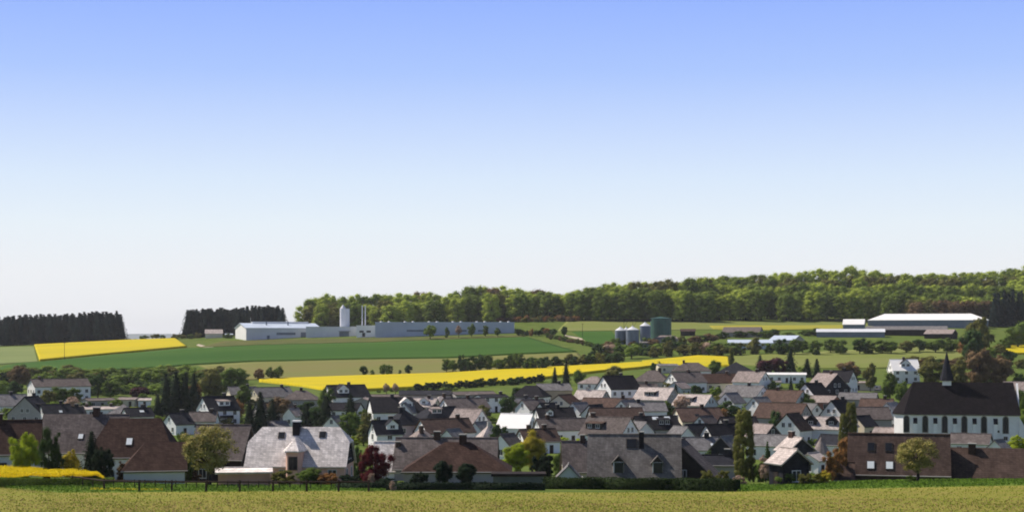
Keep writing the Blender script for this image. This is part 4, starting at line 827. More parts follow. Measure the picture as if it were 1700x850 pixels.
for x in (0.5, 6, 12): b = MB(); b.tube((x,0,z-5),(x,0,z-.6),.12,.12,5); b.tube((x,0,z-5),(x+2.5,0,z-.6),.09,.09,5); b.build('strut', 'timber', r)
def farm(label, u, yr, L, W, rot, wall, roof, hw, pitch, d, kind='gable', cat='barn', **k): return house(label, u, yr, L, W, rot, wall, roof, hw, pitch, kind, chim=(), d=None, cat=cat, win=False, **k)
farm('low shed with a rounded pale grey roof in front of the green tank', 1107, 557, 42, 22, 0, 'grey_wall', 'pink_grey', 4.2, 24, 960, 'hip')
farm('long thin grey roof in front of the silos, half hidden in bushes', 1066, 567, 46, 18, 0, 'steel_blue', 'grey', 2.8, 12, 940)
farm('dark low shed roof right of the green tank', 1142, 546, 24, 16, 0, 'timber', 'brown', 3.0, 24, 1030, cat='shed')
farm('brown roofed farmhouse in front of the wood with a chimney, left of the white-blue halls', 1233, 543, 62, 34, -12, 'grey_wall', 'grey_brown', 3.0, 26, 1010, cat='farmhouse')
farm('low hall with a pale blue roof and white-green wall, right centre behind the tree line', 1245, 564, 72, 40, 4, 'mint', 'blue_sheet', 3.6, 14, 915, cat='hall')
farm('blue-grey sloping roof right of the low pale blue hall', 1306, 557, 42, 50, -20, 'grey_wall', 'blue_sheet', 3.6, 16, 930, cat='hall')
farm('small pale workshop with a glaring white front above the long grey barns', 1418, 530, 34, 24, -6, 'steel_blue', 'white_sheet', 4.4, 34, 1010, cat='workshop')
farm('long grey barn roof in front of the pale workshop, left part', 1412, 546, 110, 36, 0, 'steel_blue', 'factory_grey', 3.2, 15, 960)
farm('long grey barn roof in front of the white shiny hall, right part', 1505, 541.5, 130, 40, -2, 'timber', 'grey', 3.6, 16, 985)
farm('small barn with pinkish roof at the right end of the long grey barns', 1562, 547, 46, 34, -16, 'timber', 'pink_grey', 3.0, 22, 960)
house('very long hall with a shiny white roof and dark front below the right-hand wood', 1540, 521, 192, 60, 0, 'steel_blue', 'white_sheet', 5.0, 19, 'hip', hip=0.45, chim=(), cat='hall', win=False)
farm('low white-doored shed row right of the very long white hall', 1655, 528, 46, 26, 0, 'steel_blue', 'grey', 5.2, 8, 1040, cat='shed')
s = 1040/F
# ================================================================== cars
def car(label, u, y, col, rot, d=None):
    m = 'paint_'+label.split()[0]; mat(m, col, 0.3, 1, 0.03, spec=0.6); p = at(u, y) if d is None else at_d(u, d)
    r = tag(link('parked_car', None, loc=p+Vector((0,0,.12)), rz=R(rot)), label, 'car', 'cars on the parking lot')
    prof = [(-2.1,.35),(2.1,.35),(2.15,.75),(1.2,.95),(0.55,1.42),(-1.2,1.45),(-1.95,1.0),(-2.15,.7)]
    b = MB(); k = len(prof); w_ = .85; b.add([(x,-w_,z) for x,z in prof]+[(x,w_,z) for x,z in prof], [tuple(range(k)), tuple(reversed(range(k,2*k)))]+[(i,i+k,(i+1)%k+k,(i+1)%k) for i in range(k)]); b.build('body', m, r)
    b = MB(); b.add([(x,y_,z) for y_ in (-.87,) for x,z in ((-1.6,1.0),(1.0,1.0),(.5,1.35),(-1.15,1.38))], [(0,1,2,3)]); b.add([(x,.87,z) for x,z in ((-1.6,1.0),(1.0,1.0),(.5,1.35),(-1.15,1.38))], [(3,2,1,0)]); b.build('side_window', 'glass', r)
    for x in (-1.3,1.3):
        for y_ in (-.8,.8): b = MB(); b.tube((x,y_-.1,.32),(x,y_+.1,.32),.32,.32,10); b.build('wheel', 'timber', r)
car('white parked car, left one of the row in front of the long low hall', 1432, 644.5, (.7,.7,.7), 8)
car('red parked car in the middle of the parking row', 1441, 645.5, (.45,.03,.06), 4)
car('silver parked car glinting, right one of the parking row', 1450, 644.5, (.6,.62,.64), -5)
# ================================================================== fences, pole
def fence(label, pts, ph, pw, rails=(0.95,), rw=.06, n_per=None, fm='wood'):
    """pts are image bearings and distances of the posts"""
    P = [at_d(u, dd) for u, dd in pts]; c = P[0].copy(); r = tag(link('post_and_rail_fence', None, loc=c), label, 'fence')
    for p in P:
        q = p-c; b = MB(); b.tube((0,0,-.4),(0.02,0,ph),pw*1.25,pw*1.15,7); o = b.build('post', fm, r, q)
    for z in rails:
        b = MB()
        for p, q in zip(P, P[1:]): b.tube(p-c+Vector((0,-pw,z)), q-c+Vector((0,-pw,z)), rw, rw, 6)
        b.build('rail', fm, r)
fence('dark wooden post and rail fence, front row with thick posts along the field edge', [(120,196),(173,183),(231,180.5),(285,180.5),(342,180.5),(398,180.5),(453,180.8),(509,180.5),(562,180.5),(612,180.5)], 1.32, .10, (1.12,), .095)
fence('thinner wooden fence of many small posts behind the front one', [(137+17.2*i, 192) for i in range(28)], 1.05, .05, (.95,), .045)
b = MB(); b.tube((0,0,-1),(0,0,11.5),.16,.11,7); b.box(-.8,.8,-.07,.07,10.6,10.75); p = at(107, 597); tag(b.build('utility_pole', 'bark', loc=p), 'dark wooden power pole standing in the upper left rape field', 'pole')
b = MB(); b.tube((0,0,-1),(0,0,9.5),.16,.11,7); b.box(-.8,.8,-.07,.07,8.8,8.95); p = at(967, 560); tag(b.build('utility_pole', 'bark', loc=p), 'wooden power pole by the track left of the silos', 'pole')

# ================================================================== hedges
def hedge(label, pts, h, wd, leaf, seed=1, per=520, sz=.10, name='hedge', cat='hedge', group=None):
    """clipped hedge: leaf faces over a solid core, along ground points given as bearing and distance"""
    rng = np.random.default_rng(seed); P = [at_d(u, dd) for u, dd in pts]; c = P[0].copy(); core = MB(); Q = []
    for p, q in zip(P, P[1:]):
        p = p-c; q = q-c; t = (q-p); ln = t.length; t.normalize(); nrm = Vector((t.y,-t.x,0)); k = int(per*ln*h/4)
        core.add([p+nrm*wd*.42-Vector((0,0,.5)), q+nrm*wd*.42-Vector((0,0,.5)), q-nrm*wd*.42-Vector((0,0,.5)), p-nrm*wd*.42-Vector((0,0,.5)), p+nrm*wd*.38+Vector((0,0,h*.93)), q+nrm*wd*.38+Vector((0,0,h*.93)), q-nrm*wd*.38+Vector((0,0,h*.93)), p-nrm*wd*.38+Vector((0,0,h*.93))],
                 [(0,3,2,1),(4,5,6,7),(0,1,5,4),(1,2,6,5),(2,3,7,6),(3,0,4,7)])
        s_ = rng.uniform(-.01,1.01,k); top = rng.random(k) < wd/(wd+h); lat = np.where(top, rng.uniform(-.5,.5,k), .5)*wd*(1+rng.normal(0,.06,k)); z = np.where(top, h*(1+rng.normal(0,.03,k)+.05*np.sin(s_*ln*1.3)), rng.uniform(0,1,k)*h)
        pts_ = np.array(p)[None]+s_[:,None]*np.array(q-p)[None]+lat[:,None]*np.array(nrm)[None]+np.stack([np.zeros(k),np.zeros(k),z],1)
        N_ = np.where(top[:,None], np.array([[0,0,1.]]), np.array(nrm)[None]+np.array([[0,0,.3]]))+rng.normal(size=(k,3))*.4
        Q.append(quad_cloud(pts_, N_, sz, rng))
    return tag(link(name, arr_mesh(name, np.concatenate(Q), 'leaf_'+leaf, (np.array(core.v), core.f)), loc=c), label, cat, group)
hedge('long clipped dark green hedge in front of the large weathered slate roof', [(903,195),(1000,193),(1120,190),(1224,184)], 1.35, 1.6, 'box', 3)
hedge('low dark hedge in shade in front of the hipped brown house and the garage', [(560,190),(640,188),(780,187.5),(905,187)], .85, 1.0, 'dusk', 4)  # near-black leaf also takes in the black shadow under the bushes
hedge('dark clipped hedge at the far left in front of the left edge house', [(-60,228),(36,224)], 1.1, 1.2, 'deep', 5)
# dark tall hedge band at the foot of the yellow field and bushes below the tan field
# ================================================================== near rape crop
def rape_stand():
    rng = np.random.default_rng(11); k = 60000; u = rng.uniform(-160, 190, k); dd = rng.uniform(0, 1, k)
    e0 = np.interp(u, [-160,0,90,150,190], [186,188,191,196,204]); e1 = e0+np.interp(u, [-160,0,120,190],[46,40,26,3])
    d_ = e0+(e1-e0)*dd**1.4; x = (u-CX)/F*d_; g_ = Hv(x, d_); hh = 1.45*np.clip((190-u)/30,.45,1)*(1+.12*np.sin(x*1.1)*np.sin(d_*.8))
    z = g_+hh*(1-.16*rng.random(k)); P = np.stack([x,d_,z],1)
    tag(link('rape_crop', arr_mesh('rape_crop', quad_cloud(P, rng.normal(size=(k,3))*.6+np.array([-.2,-.5,1.]), .065, rng), 'rape_bloom')), 'bright yellow flowering rape standing at the lower left', 'crop', kind='stuff')
    k = 16000; u = rng.uniform(-160,190,k); e0 = np.interp(u, [-160,0,90,150,190],[186,188,191,196,204]); d_ = e0+rng.uniform(-.3,1.2,k); x = (u-CX)/F*d_; g_ = Hv(x,d_)
    z = g_+rng.uniform(0,1,k)**1.2*.95; P = np.stack([x,d_,z],1)
    tag(link('rape_stems', arr_mesh('rape_stems', quad_cloud(P, rng.normal(size=(k,3))*.5+np.array([0,-1,.4]), .075, rng), 'leaf_mid')), 'green leafy stems along the front edge of the yellow rape crop', 'crop', kind='stuff')
mat('rape_bloom', (0.80,0.60,0.012), 0.8, 1.2, 0.15, trans=.2)
rape_stand()
mat('tuft_green', (0.195,0.245,0.028), .9, .5, .3, trans=.2); mat('tuft_straw', (0.30,0.20,0.095), .9, .5, .25); mat('grass_blade', (0.11,0.19,0.025), .9, .5, .35, trans=.2); mat('buttercup', (.7,.55,.03), .9, .5, .2)
def scatter(name, k, ua, ub, fd, sz, m, label, cat, zr_=(0.0,.12), seed=1, up=.6):
    rng = np.random.default_rng(seed); u = rng.uniform(ua, ub, k); a_, b_ = fd(u); d_ = a_+(b_-a_)*rng.random(k); x = (u-CX)/F*d_
    clump = .5*np.sin(x*1.9+d_*.63)+.6*np.sin(x*4.3-d_*1.71+1)+.5*np.sin(x*.31+d_*.13)+rng.normal(0,1.6,k) > 0.1
    x, d_ = x[clump], d_[clump]; z = Hv(x, d_)+.06+rng.uniform(*zr_, len(x)); P = np.stack([x,d_,z],1)
    tag(link(name, arr_mesh(name, quad_cloud(P, rng.normal(size=P.shape)*.5+np.array([0,-.5,up]), sz, rng), m)), label, cat, kind='stuff')
edge = lambda u: np.interp(u, [p[0] for p in FIELD_EDGE], [p[1] for p in FIELD_EDGE])
ed_u = np.arange(-400, 2101, 50.); ed_d = np.array([at(float(u_), float(edge(u_))).y for u_ in ed_u])
edd = lambda u: np.interp(u, ed_u, ed_d)
scatter('sprouts', 90000, -150, 1850, lambda u: (np.full_like(u,118.), edd(u)-.3), .06, 'tuft_green', 'young green shoots all over the foreground field', 'crop', seed=21)
scatter('straw', 36000, -150, 1850, lambda u: (np.full_like(u,118.), edd(u)-22), .055, 'tuft_straw', 'pale dry stubble and clods across the foreground field', 'stubble', (0,.05), seed=22)
scatter('tall_grass', 42000, -150, 640, lambda u: (edd(u)+.3, np.full_like(u,212.)), .10, 'grass_blade', 'bright green grass strip along the left field edge', 'grass', (0,.22), seed=23)
scatter('tall_grass', 40000, 1225, 1850, lambda u: (edd(u)+.3, np.full_like(u,212.)), .10, 'grass_blade', 'bright green grass strip along the right field edge', 'grass', (0,.25), seed=24)
scatter('buttercups', 3000, 150, 270, lambda u: (np.full_like(u,181.), np.full_like(u,186.)), .05, 'buttercup', 'yellow flowers in the grass under the fence', 'flowers', (.1,.2), seed=25)

scatter('straw', 30000, -150, 1850, lambda u: (np.full_like(u,118.), np.full_like(u,160.)), .055, 'tuft_straw', 'dense dry clods where the foreground field is thin', 'stubble', (0,.05), seed=29)
# ================================================================== near trees and shrubs
PX = px_plant
PX('nbush','lime',42,714,792,56,'rounded yellow-green shrub at the left in front of the left edge house')
PX('nbush','deep',82,712,796,52,'dark shaggy bush right of the rounded yellow-green shrub')
PX('nbush','amber',117,742,792,44,'yellow flowering bush at the edge of the rape crop')
PX('spruce','dusk',152,712,797,50,'pointed dark conifer in front of the biggest dark brown roof, the tall left one')

PX('nbush','dusk',172,732,799,46,'dense dark bush right against the pointed dark conifer')
PX('nbush','bud',206,760,800,34,'reddish brown shrub at the left corner of the pale annex wall')
PX('spruce','deep',251,768,800,22,'small dark evergreen in the middle of the pale annex wall')
PX('spruce','deep',290,774,800,14,'tiny pointed evergreen at the right end of the pale annex wall')
PX('nbush','mid',302,782,800,18,'little bright green bush right of the pale annex')
PX('nbush','bud',322,778,800,26,'brownish shrub left of the blossoming tree trunk')
PX('big','blossom',347,700,807,106,'large spreading tree with pale yellow blossom, left of the pink slate-roofed house', name='blossoming_tree')
PX('nbush','olive',470,776,806,48,'green-brown shrub in front of the bay of the pink house, left one')
PX('nbush','mid',515,773,806,54,'bright green shrub in front of the pink house, middle one')
PX('nbush','rust',545,780,806,44,'rusty orange-green shrub in front of the pink house, right one')
PX('nbush','dusk',580,782,808,40,'dark low bush at the right corner of the pink house')
PX('nbush','red',620,728,806,66,'round dark red maple between the pink house and the hipped brown roof', name='maple_tree', cat='tree')
PX('nbush','pinkbloom',617,782,808,12,'small pale pink flowering shrub under the red maple')
PX('nbush','pinkbloom',652,795,814,12,'second small pink flowering shrub beside the dark hedge')
PX('nbush','dusk',640,788,812,46,'dark bush under the red maple')
PX('nbush','dusk',697,777,812,34,'dark round bush at the left wall of the hipped brown house')
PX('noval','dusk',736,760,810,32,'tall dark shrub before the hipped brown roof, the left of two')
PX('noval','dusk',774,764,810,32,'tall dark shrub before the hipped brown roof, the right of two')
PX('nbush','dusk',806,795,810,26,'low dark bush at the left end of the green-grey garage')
PX('noval','lime',857,733,790,44,'lime green tree behind the left part of the garage')
PX('noval','amber',884,712,788,50,'amber leaved tree behind the garage')
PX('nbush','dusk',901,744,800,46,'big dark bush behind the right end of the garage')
PX('poplar','olive',1235,676,800,40,'tall dense columnar poplar, right of the black timber gable')
PX('nbush','olive',1200,776,804,26,'yellowish bush left of the poplar foot')
PX('nbush','pinkbloom',1228,786,806,24,'pale pink flowering bush at the poplar foot')
PX('noval','pinkbloom',1271,754,800,28,'pale blossoming shrub right of the poplar')
PX('spruce','deep',1274,730,798,24,'dark little spruce between poplar and dark slate houses')
PX('nbush','mid',1305,776,806,48,'light green bush below the dark slate clad pair')
PX('nbush','olive',1340,782,806,36,'olive bush right below the dark slate clad pair')
PX('nbush','amber',1368,778,804,36,'yellow-green round bush at the left foot of the lean-to')
PX('nbush','rust',1384,735,800,44,'rust coloured tall bush left of the tall skylight roof')
PX('noval','rust',1404,722,796,36,'orange-brown tree touching the left edge of the tall skylight roof')
PX('poplar','olive',1413,664,770,24,'slim olive poplar rising behind the rust coloured bushes')
PX('poplar','olive',1400,684,770,18,'smaller olive poplar left beside the slim one')
PX('big','blossom',1522,722,800,82,'spreading blossoming tree in front of the tall skylight roof', name='blossoming_tree')
PX('nbush','mid',1512,786,802,22,'low green bush at the foot of the right-hand blossoming tree')
PX('nbush','rust',1595,718,752,44,'rust coloured bush behind the low roof with the black chimney')
PX('nbush','lime',1690,720,760,52,'fresh green bush at the right edge in front of the church')
PX('nround','fresh',1704,668,740,36,'fresh green tree at the right edge beside the church')
PX('nround','mid',1700,640,720,30,'mid green tree at the right edge behind the church gable')

PX('nbush','mid',928,748,792,34,'green bush between the amber tree and the small white shed')
PX('nbush','olive',1246,752,800,26,'olive bush right of the poplar trunk')
PX('nbush','mid',1262,764,800,24,'green bush between the poplar and the pale blossoming shrub')
PX('nbush','deep',594,742,800,30,'dark bush between the pink house and the maple')
PX('nbush','mid',312,748,800,22,'green bush behind the blossoming tree, beside the annex')
PX('noval','mid',303,712,770,20,'green tree rising behind the annex roof end')
PX('nbush','olive',1176,776,806,30,'olive bush before the black timber gable')
# ================================================================== trees among the houses
GT = [('bush','dusk',12,614,640,30,'dark round bush at the far left under the pale field'),
('round','bud',30,604,645,34,'brownish tree left of the long white-gabled building'),('round','fresh',12,628,662,34,'light green tree above the far left grey roof'),
('round','deep',24,630,668,30,'dark tree between the far left roof and the white gable'),('bush','fresh',22,678,702,30,'light green bush behind the left edge roof'),
('round','olive',78,644,676,30,'olive tree in front of the long dark wall, left one'),('round','mid',99,640,672,34,'green tree in front of the long dark wall, middle one'),
('round','mid',122,642,672,30,'green tree in front of the long dark wall, right one'),('sparse','pinkbloom',118,655,688,34,'pinkish blossoming tree behind the low slate bungalow'),
('round','deep',162,618,660,32,'dark tree at the right end of the long white-gabled building'),('round','mid',183,630,662,30,'green tree just right of the dark one at the long building'),
('round','plum',231,638,664,30,'plum coloured tree in the left garden belt'),('bush','mid',238,652,668,24,'small green bush in front of the plum coloured tree'),
('bush','fresh',192,662,684,30,'bright bush between the low flat roofs at left'),('spruce','dusk',262,652,700,34,'dark fir right of the plum tree, the low left one'),
('spruce','dusk',276,618,690,40,'dark fir in the tall clump, leftmost'),('spruce','dusk',292,614,688,42,'dark fir in the tall clump, second'),('spruce','dusk',308,616,688,40,'dark fir in the tall clump, third'),
('spruce','dusk',322,617,684,38,'dark fir in the tall clump, rightmost'),('oval','blossom',287,652,684,22,'cream blossoming tree in front of the dark fir clump'),
('round','rust',322,634,682,36,'russet tree right of the dark fir clump'),('round','olive',350,610,676,50,'large olive tree above the tall white house at left'),
('round','mid',385,608,664,52,'large round green tree at the left end of the yellow strip'),('round','mid',405,636,676,26,'green tree in front of the pale house at the village edge'),
('round','rust',394,660,700,26,'reddish tree right of the tall white house'),('spruce','dusk',414,662,724,40,'dark conifer left of centre, the first in the group'),('spruce','dusk',432,648,724,46,'dark conifer left of centre, the second and tallest'),
('spruce','dusk',452,660,722,44,'dark conifer left of centre, the third'),('round','bud',462,656,700,40,'leafless brownish tree above the dark conifer group'),
('spruce','dusk',508,668,716,46,'dark spruce above the pale slate roof, left of two'),('spruce','dusk',541,655,718,50,'dark spruce above the pale slate roof, right of two'),('round','deep',524,670,716,30,'dark leafy tree between the two spruces'),
('round','mid',542,640,690,28,'green tree behind the right spruce'),('spruce','dusk',582,652,712,42,'black spruce in front of the black roofed house'),('round','mid',582,682,728,40,'bright green garden tree right of the pink slate house ridge'),
('bush','olive',612,682,724,34,'olive bush left of the white house with pointed gable'),('bush','mid',606,678,700,22,'small green bush near the carport'),('oval','olive',604,700,740,26,'olive tree behind the red maple'),
('bush','olive',690,706,730,24,'olive bush under the rose coloured villa'),('round','deep',843,654,694,30,'dark green garden tree above the white glaring roof'),('round','olive',804,670,700,26,'olive tree between tan house and flat roofed white house'),
('oval','deep',826,700,750,24,'dark green tree left below the white glaring roof'),('bush','deep',838,706,740,22,'dark bush right below the left edge of the glaring roof'),
('spruce','dusk',921,608,640,17,'slim black conifer against the yellow field, the shorter'),('spruce','dusk',940,596,640,21,'slim black conifer against the yellow field, the taller'),
('round','mid',961,612,644,22,'light tree right of the two black conifers'),('round','deep',858,640,664,18,'small green tree at the dark hedge'),
('spruce','dusk',938,664,694,16,'black little conifer above the long brown roof'),('round','olive',1018,606,632,30,'olive tree behind the tall white gabled house'),('oval','deep',1085,600,622,11,'single small dark tree in the yellow field corner'),
('spruce','dusk',1073,615,640,14,'dark conifer left of the hipped brown roof'),('bush','olive',1112,632,652,26,'olive shrub above the wide pink roof'),('spruce','dusk',1122,636,664,18,'dark shrub conifer right of the wide pink roof'),
('round','deep',1156,636,660,22,'dark round tree before the long low dark roofed house'),('sparse','pinkbloom',1132,652,694,36,'pale brownish flowering tree between the two pink roofs'),('round','mid',1106,664,694,28,'green tree right of the grey roofed white house'),
('bush','mid',1078,704,722,26,'green bush before the black roof with skylights'),('round','mid',1188,596,626,24,'green tree at the right end of the second yellow strip'),('oval','olive',1214,572,612,12,'slim upright tree at the end of the second yellow strip'),
('bush','fresh',1188,638,660,22,'fresh green bush left of the black chimney stack house'),('bush','deep',1210,664,694,44,'dark hedge-like bush below the black chimney stack house'),('bush','mid',1248,666,690,40,'bright green bush behind the poplar top'),
('bush','rust',1198,674,698,24,'russet bush right of the red-brown roof with cream gable'),('bush','lime',1148,716,734,20,'yellow-green bush before the red brick gable'),('oval','deep',1184,740,770,26,'dark shrub before the grey slate roof at the poplar'),
('round','plum',1272,592,624,30,'plum coloured tree, left one of the dark red group'),('round','plum',1292,590,624,30,'plum coloured tree, right one of the dark red group'),('spruce','dusk',1312,577,618,30,'black conifer rising beside the plum coloured trees'),
('spruce','dusk',1262,588,622,26,'small dark conifer left of the plum coloured trees'),('spruce','dusk',1340,594,626,28,'dark conifer right of the bright garden bush, the left'),('spruce','dusk',1356,594,630,24,'dark conifer right of the bright garden bush, the right'),
('bush','fresh',1334,604,624,24,'bright green garden bush in the top right row'),('bush','bud',1408,598,628,48,'wide reddish-brown bush at the edge of the meadow'),('round','olive',1445,600,650,26,'olive tree above the parked cars'),
('spruce','dusk',1313,624,648,12,'small black conifer in front of the pale flat roofs'),('bush','deep',1330,630,648,22,'dark bush right of the small black conifer'),('bush','mid',1286,632,652,26,'green bush below the long pale flat roofs'),
('round','mid',1334,650,682,34,'bright green tree right of the brown roof with blue gable'),('round','mid',1350,668,700,26,'green tree below the low wide pinkish roof'),('spruce','dusk',1371,636,662,14,'dark conifer between the white gable and black gable'),
('round','mid',1478,614,668,28,'green tree left of the lone white house, lower'),('round','mid',1496,630,672,24,'green tree directly left of the church roof'),('round','olive',1548,590,646,48,'olive tree left of the church spire'),
('bush','deep',1286,680,716,26,'dark bush left of the white gable at the poplar'),('bush','mid',1440,658,676,22,'small green bush right of the grey workshop roofs'),
('round','olive',1590,594,650,40,'brown-green tree right of the church spire'),('round','bud',1625,574,645,48,'large bare reddish-brown tree right behind the church, the tallest'),('round','bud',1662,586,645,42,'bare reddish-brown tree behind the church, right one'),
('round','deep',1612,540,610,40,'dark tree in front of the white hall, right part'),('round','olive',1628,520,600,44,'brownish green tree covering the right end of the very long white hall'),('round','mid',1690,532,578,44,'light green tree at the right edge near the sheds'),
('round','rust',1605,556,596,34,'russet tree in front of the small pinkish barn'),('bush','deep',1600,616,640,18,'dark clipped bush in the row behind the church roof, first'),('bush','deep',1620,616,640,20,'dark clipped bush in the row behind the church roof, second'),
('bush','deep',1642,616,640,20,'dark clipped bush in the row behind the church roof, third'),('bush','deep',1660,616,640,20,'dark clipped bush in the row behind the church roof, fourth'),('bush','deep',1690,618,644,30,'dark clipped bush in the row behind the church roof, last at the edge'),
]
for k_ in GT: PX(*k_)
# field trees
for a in [('round','bud',430,610,632,18,'small brownish round tree at the left end of the yellow strip'),('round','mid',449,607,631,17,'round field tree, left of the close pair above the yellow strip'),('round','mid',461,606,631,18,'round field tree, right of the close pair above the yellow strip'),
 ('round','deep',604,605,624,14,'single round field tree in the tan field, leftmost of the right group'),('bush','mid',618,612,624,8,'tiny bush beside the leftmost field tree'),('round','mid',635,603,624,13,'round field tree in the middle pair, left'),('round','mid',645,604,624,15,'round field tree in the middle pair, right'),
 ('bush','mid',664,612,623,6,'tiny bush between the field trees'),('round','deep',678,604,622,14,'single round field tree in the tan field, rightmost'),
 ('oval','deep',937,540,558,11,'single oval tree beside the pale track'),('sparse','pinkbloom',642,634,655,14,'pale blossoming little tree below the yellow strip, left'),('sparse','pinkbloom',657,634,655,14,'pale blossoming little tree below the yellow strip, right')]: PX(*a)
# factory trees
for a in [('round','fresh',714,538,563,20,'round green tree before the blue-grey factory hall, leftmost'),('sparse','pinkbloom',762,538,561,14,'pinkish tree before the blue-grey factory hall'),('round','mid',783,536,560,13,'green tree before the blue-grey factory hall, middle'),
 ('round','mid',806,539,559,11,'green tree before the blue-grey factory hall, smaller right one'),('oval','mid',826,543,559,10,'little tree on the bank before the right end of the factory'),('bush','mid',742,542,561,9,'thin tree before the factory hall')]: PX(*a)
rg = random.Random(77)
def belt(n_, u0, u1, yb0, yb1, ht, wd, kinds, leaves, label, group, jit=3, **k):
    for i in range(n_):
        t = (i+.5)/n_; u = u0+(u1-u0)*t+rg.uniform(-.3,.3)*(u1-u0)/n_; yb = yb0+(yb1-yb0)*t+rg.uniform(-jit,jit)
        h = ht*rg.uniform(.8,1.2); PX(rg.choice(kinds), rg.choice(leaves), u, yb-h, yb, wd*rg.uniform(.85,1.25), label, group, **k)
belt(14, 733, 905, 618, 614, 26, 20, ['round','bush'], ['deep','mid','deep'], 'dark green tree of the copse just above the yellow strip', 'copse above the yellow strip', 1)
belt(14, 868, 1035, 612, 604, 20, 20, ['round','bush'], ['mid','deep','olive'], 'green tree of the hedgerow above the yellow strip, left of the silos', 'hedgerow left of the silos', 1)
belt(20, 690, 905, 650, 634, 13, 18, ['bush'], ['dusk','deep'], 'dark shrub of the tall hedge along the lower edge of the yellow strip', 'dark hedge below the yellow strip', 1, name='shrub', cat='shrub')
belt(14, 625, 760, 652, 648, 6, 9, ['bush'], ['mid','fresh'], 'small shrub on the grass below the yellow strip', 'small bushes below the yellow strip', 1, name='shrub', cat='shrub')
belt(16, 985, 1200, 594, 590, 24, 26, ['round','bush'], ['mid','deep','fresh','olive','pinkbloom'], 'mixed garden tree in front of the farm with the silos', 'trees below the silos', 3)
belt(12, 1000, 1190, 580, 572, 18, 22, ['bush','round'], ['mid','olive','bud','deep'], 'shrub close around the farm buildings', 'bushes around the farm', 3, name='shrub', cat='shrub')
belt(20, 1180, 1600, 590, 584, 24, 28, ['round','bush'], ['mid','deep','olive','mid'], 'tree of the line above the olive meadow', 'tree line above the meadow', 2)
belt(10, 1190, 1410, 562, 556, 11, 26, ['bush'], ['deep','mid'], 'shrub of the hedge below the wood on the right', 'hedge below the wood', 1, name='shrub', cat='shrub')
belt(40, -10, 400, 637, 635, 24, 32, ['round','round','bush'], ['mid','fresh','olive','fresh','mid'], 'garden tree in the green belt above the left village', 'green belt above the left village', 6)
belt(16, 130, 300, 656, 652, 20, 30, ['round','bush'], ['fresh','mid','deep'], 'green garden bush between the low flat roofs at left', 'garden bushes at left', 4)
belt(13, 905, 1000, 560, 580, 9, 11, ['bush'], ['olive','bud','mid'], 'shrub along the field path right of the factory', 'shrubs along the path', 1, name='shrub', cat='shrub')
belt(9, 858, 920, 557, 556, 11, 13, ['bush','round'], ['deep','mid','rust'], 'dark shrub at the right end of the factory', 'shrubs at the factory end', 1, name='shrub', cat='shrub')
belt(34, 690, 960, 537, 533, 10, 16, ['bush'], ['rust','olive','rust','bud'], 'russet young shrub at the foot of the hilltop wood', 'russet shrubs at the wood edge', 1, name='shrub', cat='shrub')
belt(12, 500, 700, 543, 540, 9, 16, ['bush'], ['fresh','olive'], 'light green shrub behind the factory roof', 'bushes behind the factory', 1, name='shrub', cat='shrub')
belt(12, 205, 385, 564, 560, 8, 16, ['bush'], ['mid','olive'], 'low shrub on the crest between the two spruce woods', 'bushes on the crest', 1, name='shrub', cat='shrub')
belt(16, 1230, 1470, 650, 700, 9, 14, ['bush'], ['mid','deep','olive','fresh'], 'small garden bush between the houses on the right', 'small garden bushes on the right', 22)
belt(16, 700, 1190, 668, 690, 8, 13, ['bush'], ['mid','deep','olive'], 'small garden bush between the houses in the centre', 'small garden bushes in the centre', 14)
belt(12, 1500, 1700, 612, 606, 20, 28, ['bush','round'], ['mid','deep','olive','bud'], 'garden tree behind the church', 'trees behind the church', 6)
belt(10, 1640, 1720, 596, 560, 18, 22, ['bush','round'], ['mid','olive','fresh'], 'bush on the slope at the right edge', 'bushes at the right edge', 4)

for (n_, u0, u1, y0, y1, lab, gr) in [
 (26, -10, 420, 695, 704, 'garden bush just behind the near roofs on the left', 'garden bushes behind the left near roofs'),
 (16, 0, 430, 682, 688, 'garden bush between the small houses on the left', 'garden bushes between the left houses'),
 (14, 380, 600, 676, 690, 'dense garden bush left of centre below the grey roofs', 'garden bushes left of centre'),
 (14, 430, 690, 728, 742, 'garden bush behind the pink slate-roofed house and the maple', 'garden bushes behind the pink house'),
 (14, 640, 1000, 738, 745, 'garden bush behind the ridges of the central near roofs', 'garden bushes behind the central near roofs'),
 (16, 600, 900, 690, 708, 'garden bush between the central white houses', 'garden bushes between the central houses'),
 (22, 900, 1240, 705, 724, 'garden bush among the right-central houses', 'garden bushes right of centre'),
 (18, 960, 1240, 660, 672, 'garden bush in the upper right-central gardens', 'upper right-central garden bushes'),
 (20, 1200, 1480, 725, 756, 'garden bush between poplar and church', 'garden bushes between poplar and church'),
 (16, 1150, 1420, 786, 796, 'low bush along the right field edge behind the grass strip', 'low bushes at the right field edge'),
 (12, 1560, 1720, 742, 752, 'bush at the foot of the church wall', 'bushes at the church foot')]:
    belt(n_, u0, u1, y0, y1, 14, 22, ['bush','round','round'], ['mid','fresh','olive','deep','fresh','lime'], lab, gr, 6)
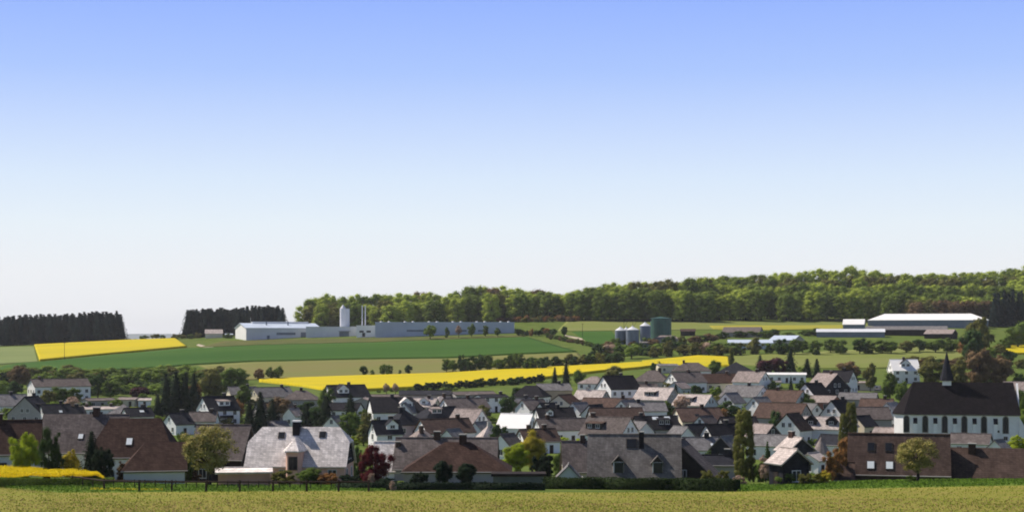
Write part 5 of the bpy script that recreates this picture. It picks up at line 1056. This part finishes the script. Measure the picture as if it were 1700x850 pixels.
# ================================================================== woods on the ridge
skyl = [(495,505),(510,493),(540,488),(600,487),(650,486),(700,483),(745,486),(790,471),(840,473),(880,478),(925,484),(945,487),(965,476),(1010,470),(1060,466),(1100,463),(1150,457),(1180,456),(1250,452),(1300,449),(1380,443),(1420,440),(1465,450),(1520,455),(1580,449),(1640,449),(1700,441),(1800,440)]
sk = lambda u: float(np.interp(u, [p[0] for p in skyl], [p[1] for p in skyl]))
def wood(n_, u0, u1, dd, kind, leaves, label, group, ht=(22,27), wd=(10,14), sky_=False, jd=12):
    for i in range(n_):
        u = u0+(u1-u0)*(i+.5+rg.uniform(-.35,.35))/n_; d_ = dd+rg.uniform(-jd, jd); p = at_d(u, d_); h = rg.uniform(*ht)
        if sky_:
            h = (HY-sk(u)+rg.uniform(-4,2.5))/F*d_ - p.z; h = max(14, min(h, 34))
        plant(kind, rg.choice(leaves), p, h, rg.uniform(*wd), label, group)
LB = 'spring green beech of the hilltop wood'
GB = 'beeches of the hilltop wood'
wood(38, 500, 955, 1262, 'beech', ['beech','beechd','beech','beech','olive'], 'beech of the front edge of the left half of the hilltop wood, behind the factory', 'beeches behind the factory', (19,24), (13,18))
wood(34, 505, 955, 1320, 'beech', ['beech','beechd','beech','beech','beechd','bud','beech'], 'beech of the crest of the hilltop wood behind the factory', 'beeches on the crest behind the factory', sky_=True, wd=(14,19))
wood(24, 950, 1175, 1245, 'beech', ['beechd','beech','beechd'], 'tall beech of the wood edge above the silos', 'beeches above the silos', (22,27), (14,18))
wood(20, 950, 1180, 1300, 'beech', ['beech','beechd','beech','beech','olive'], 'beech on the crest above the silos', 'beeches on the crest above the silos', sky_=True, wd=(14,19))
wood(40, 1160, 1760, 1262, 'beech', ['beechd','beechd','beech'], 'beech of the shaded front edge of the right-hand wood', 'beeches at the front of the right-hand wood', (20,25), (14,18))  # mostly the dark beech tone, standing in for shade
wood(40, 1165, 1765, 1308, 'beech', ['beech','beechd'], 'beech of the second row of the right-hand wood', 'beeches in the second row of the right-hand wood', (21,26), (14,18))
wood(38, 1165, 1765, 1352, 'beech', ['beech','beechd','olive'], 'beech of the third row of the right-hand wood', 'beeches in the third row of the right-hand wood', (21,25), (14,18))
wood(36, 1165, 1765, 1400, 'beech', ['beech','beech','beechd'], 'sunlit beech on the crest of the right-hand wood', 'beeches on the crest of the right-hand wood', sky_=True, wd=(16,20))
wood(74, -70, 203, 1262, 'pine', ['spruce'], 'dark spruce of the wood at the left edge above the yellow field', 'spruces of the left wood', (20.5,25), (10,13), jd=18)
wood(30, -70, 200, 1290, 'pine', ['spruce'], 'dark spruce in the rear of the wood at the left edge', 'rear spruces of the left wood', (22,25), (10,13))
wood(50, 311, 470, 1262, 'pine', ['spruce'], 'dark spruce of the small wood left of the factory', 'spruces of the small wood', (19,23), (10,13), jd=18)
wood(24, 312, 465, 1290, 'pine', ['spruce'], 'dark spruce in the rear of the small wood left of the factory', 'rear spruces of the small wood', (21,23.5), (10,13))
wood(14, 1645, 1760, 1232, 'pine', ['spruce'], 'dark spruce in front of the beeches at the right edge', 'spruces at the right edge', (25,31), (10,13), jd=8)
wood(16, 1510, 1650, 1240, 'beech', ['bud','bud','olive'], 'low brownish young tree before the wood at the right', 'brownish young trees before the wood', (17,21), (10,13), jd=6)
# ================================================================== haze: the air between here and the ridge
hm = bpy.data.materials.new('haze'); hm.use_nodes = True; nt = hm.node_tree
for x in list(nt.nodes): nt.nodes.remove(x)
mo = nt.nodes.new('ShaderNodeOutputMaterial'); pv = nt.nodes.new('ShaderNodeVolumePrincipled')
pv.inputs['Color'].default_value = (0.93, 0.96, 1.0, 1); pv.inputs['Density'].default_value = 0.00004; pv.inputs['Anisotropy'].default_value = 0.2
nt.links.new(pv.outputs[0], mo.inputs['Volume'])
b = MB(); b.box(-17000, 17000, -700, 17600, -90, 110); me = b.mesh('haze', hm)
tag(link('haze', me), kind='stuff')
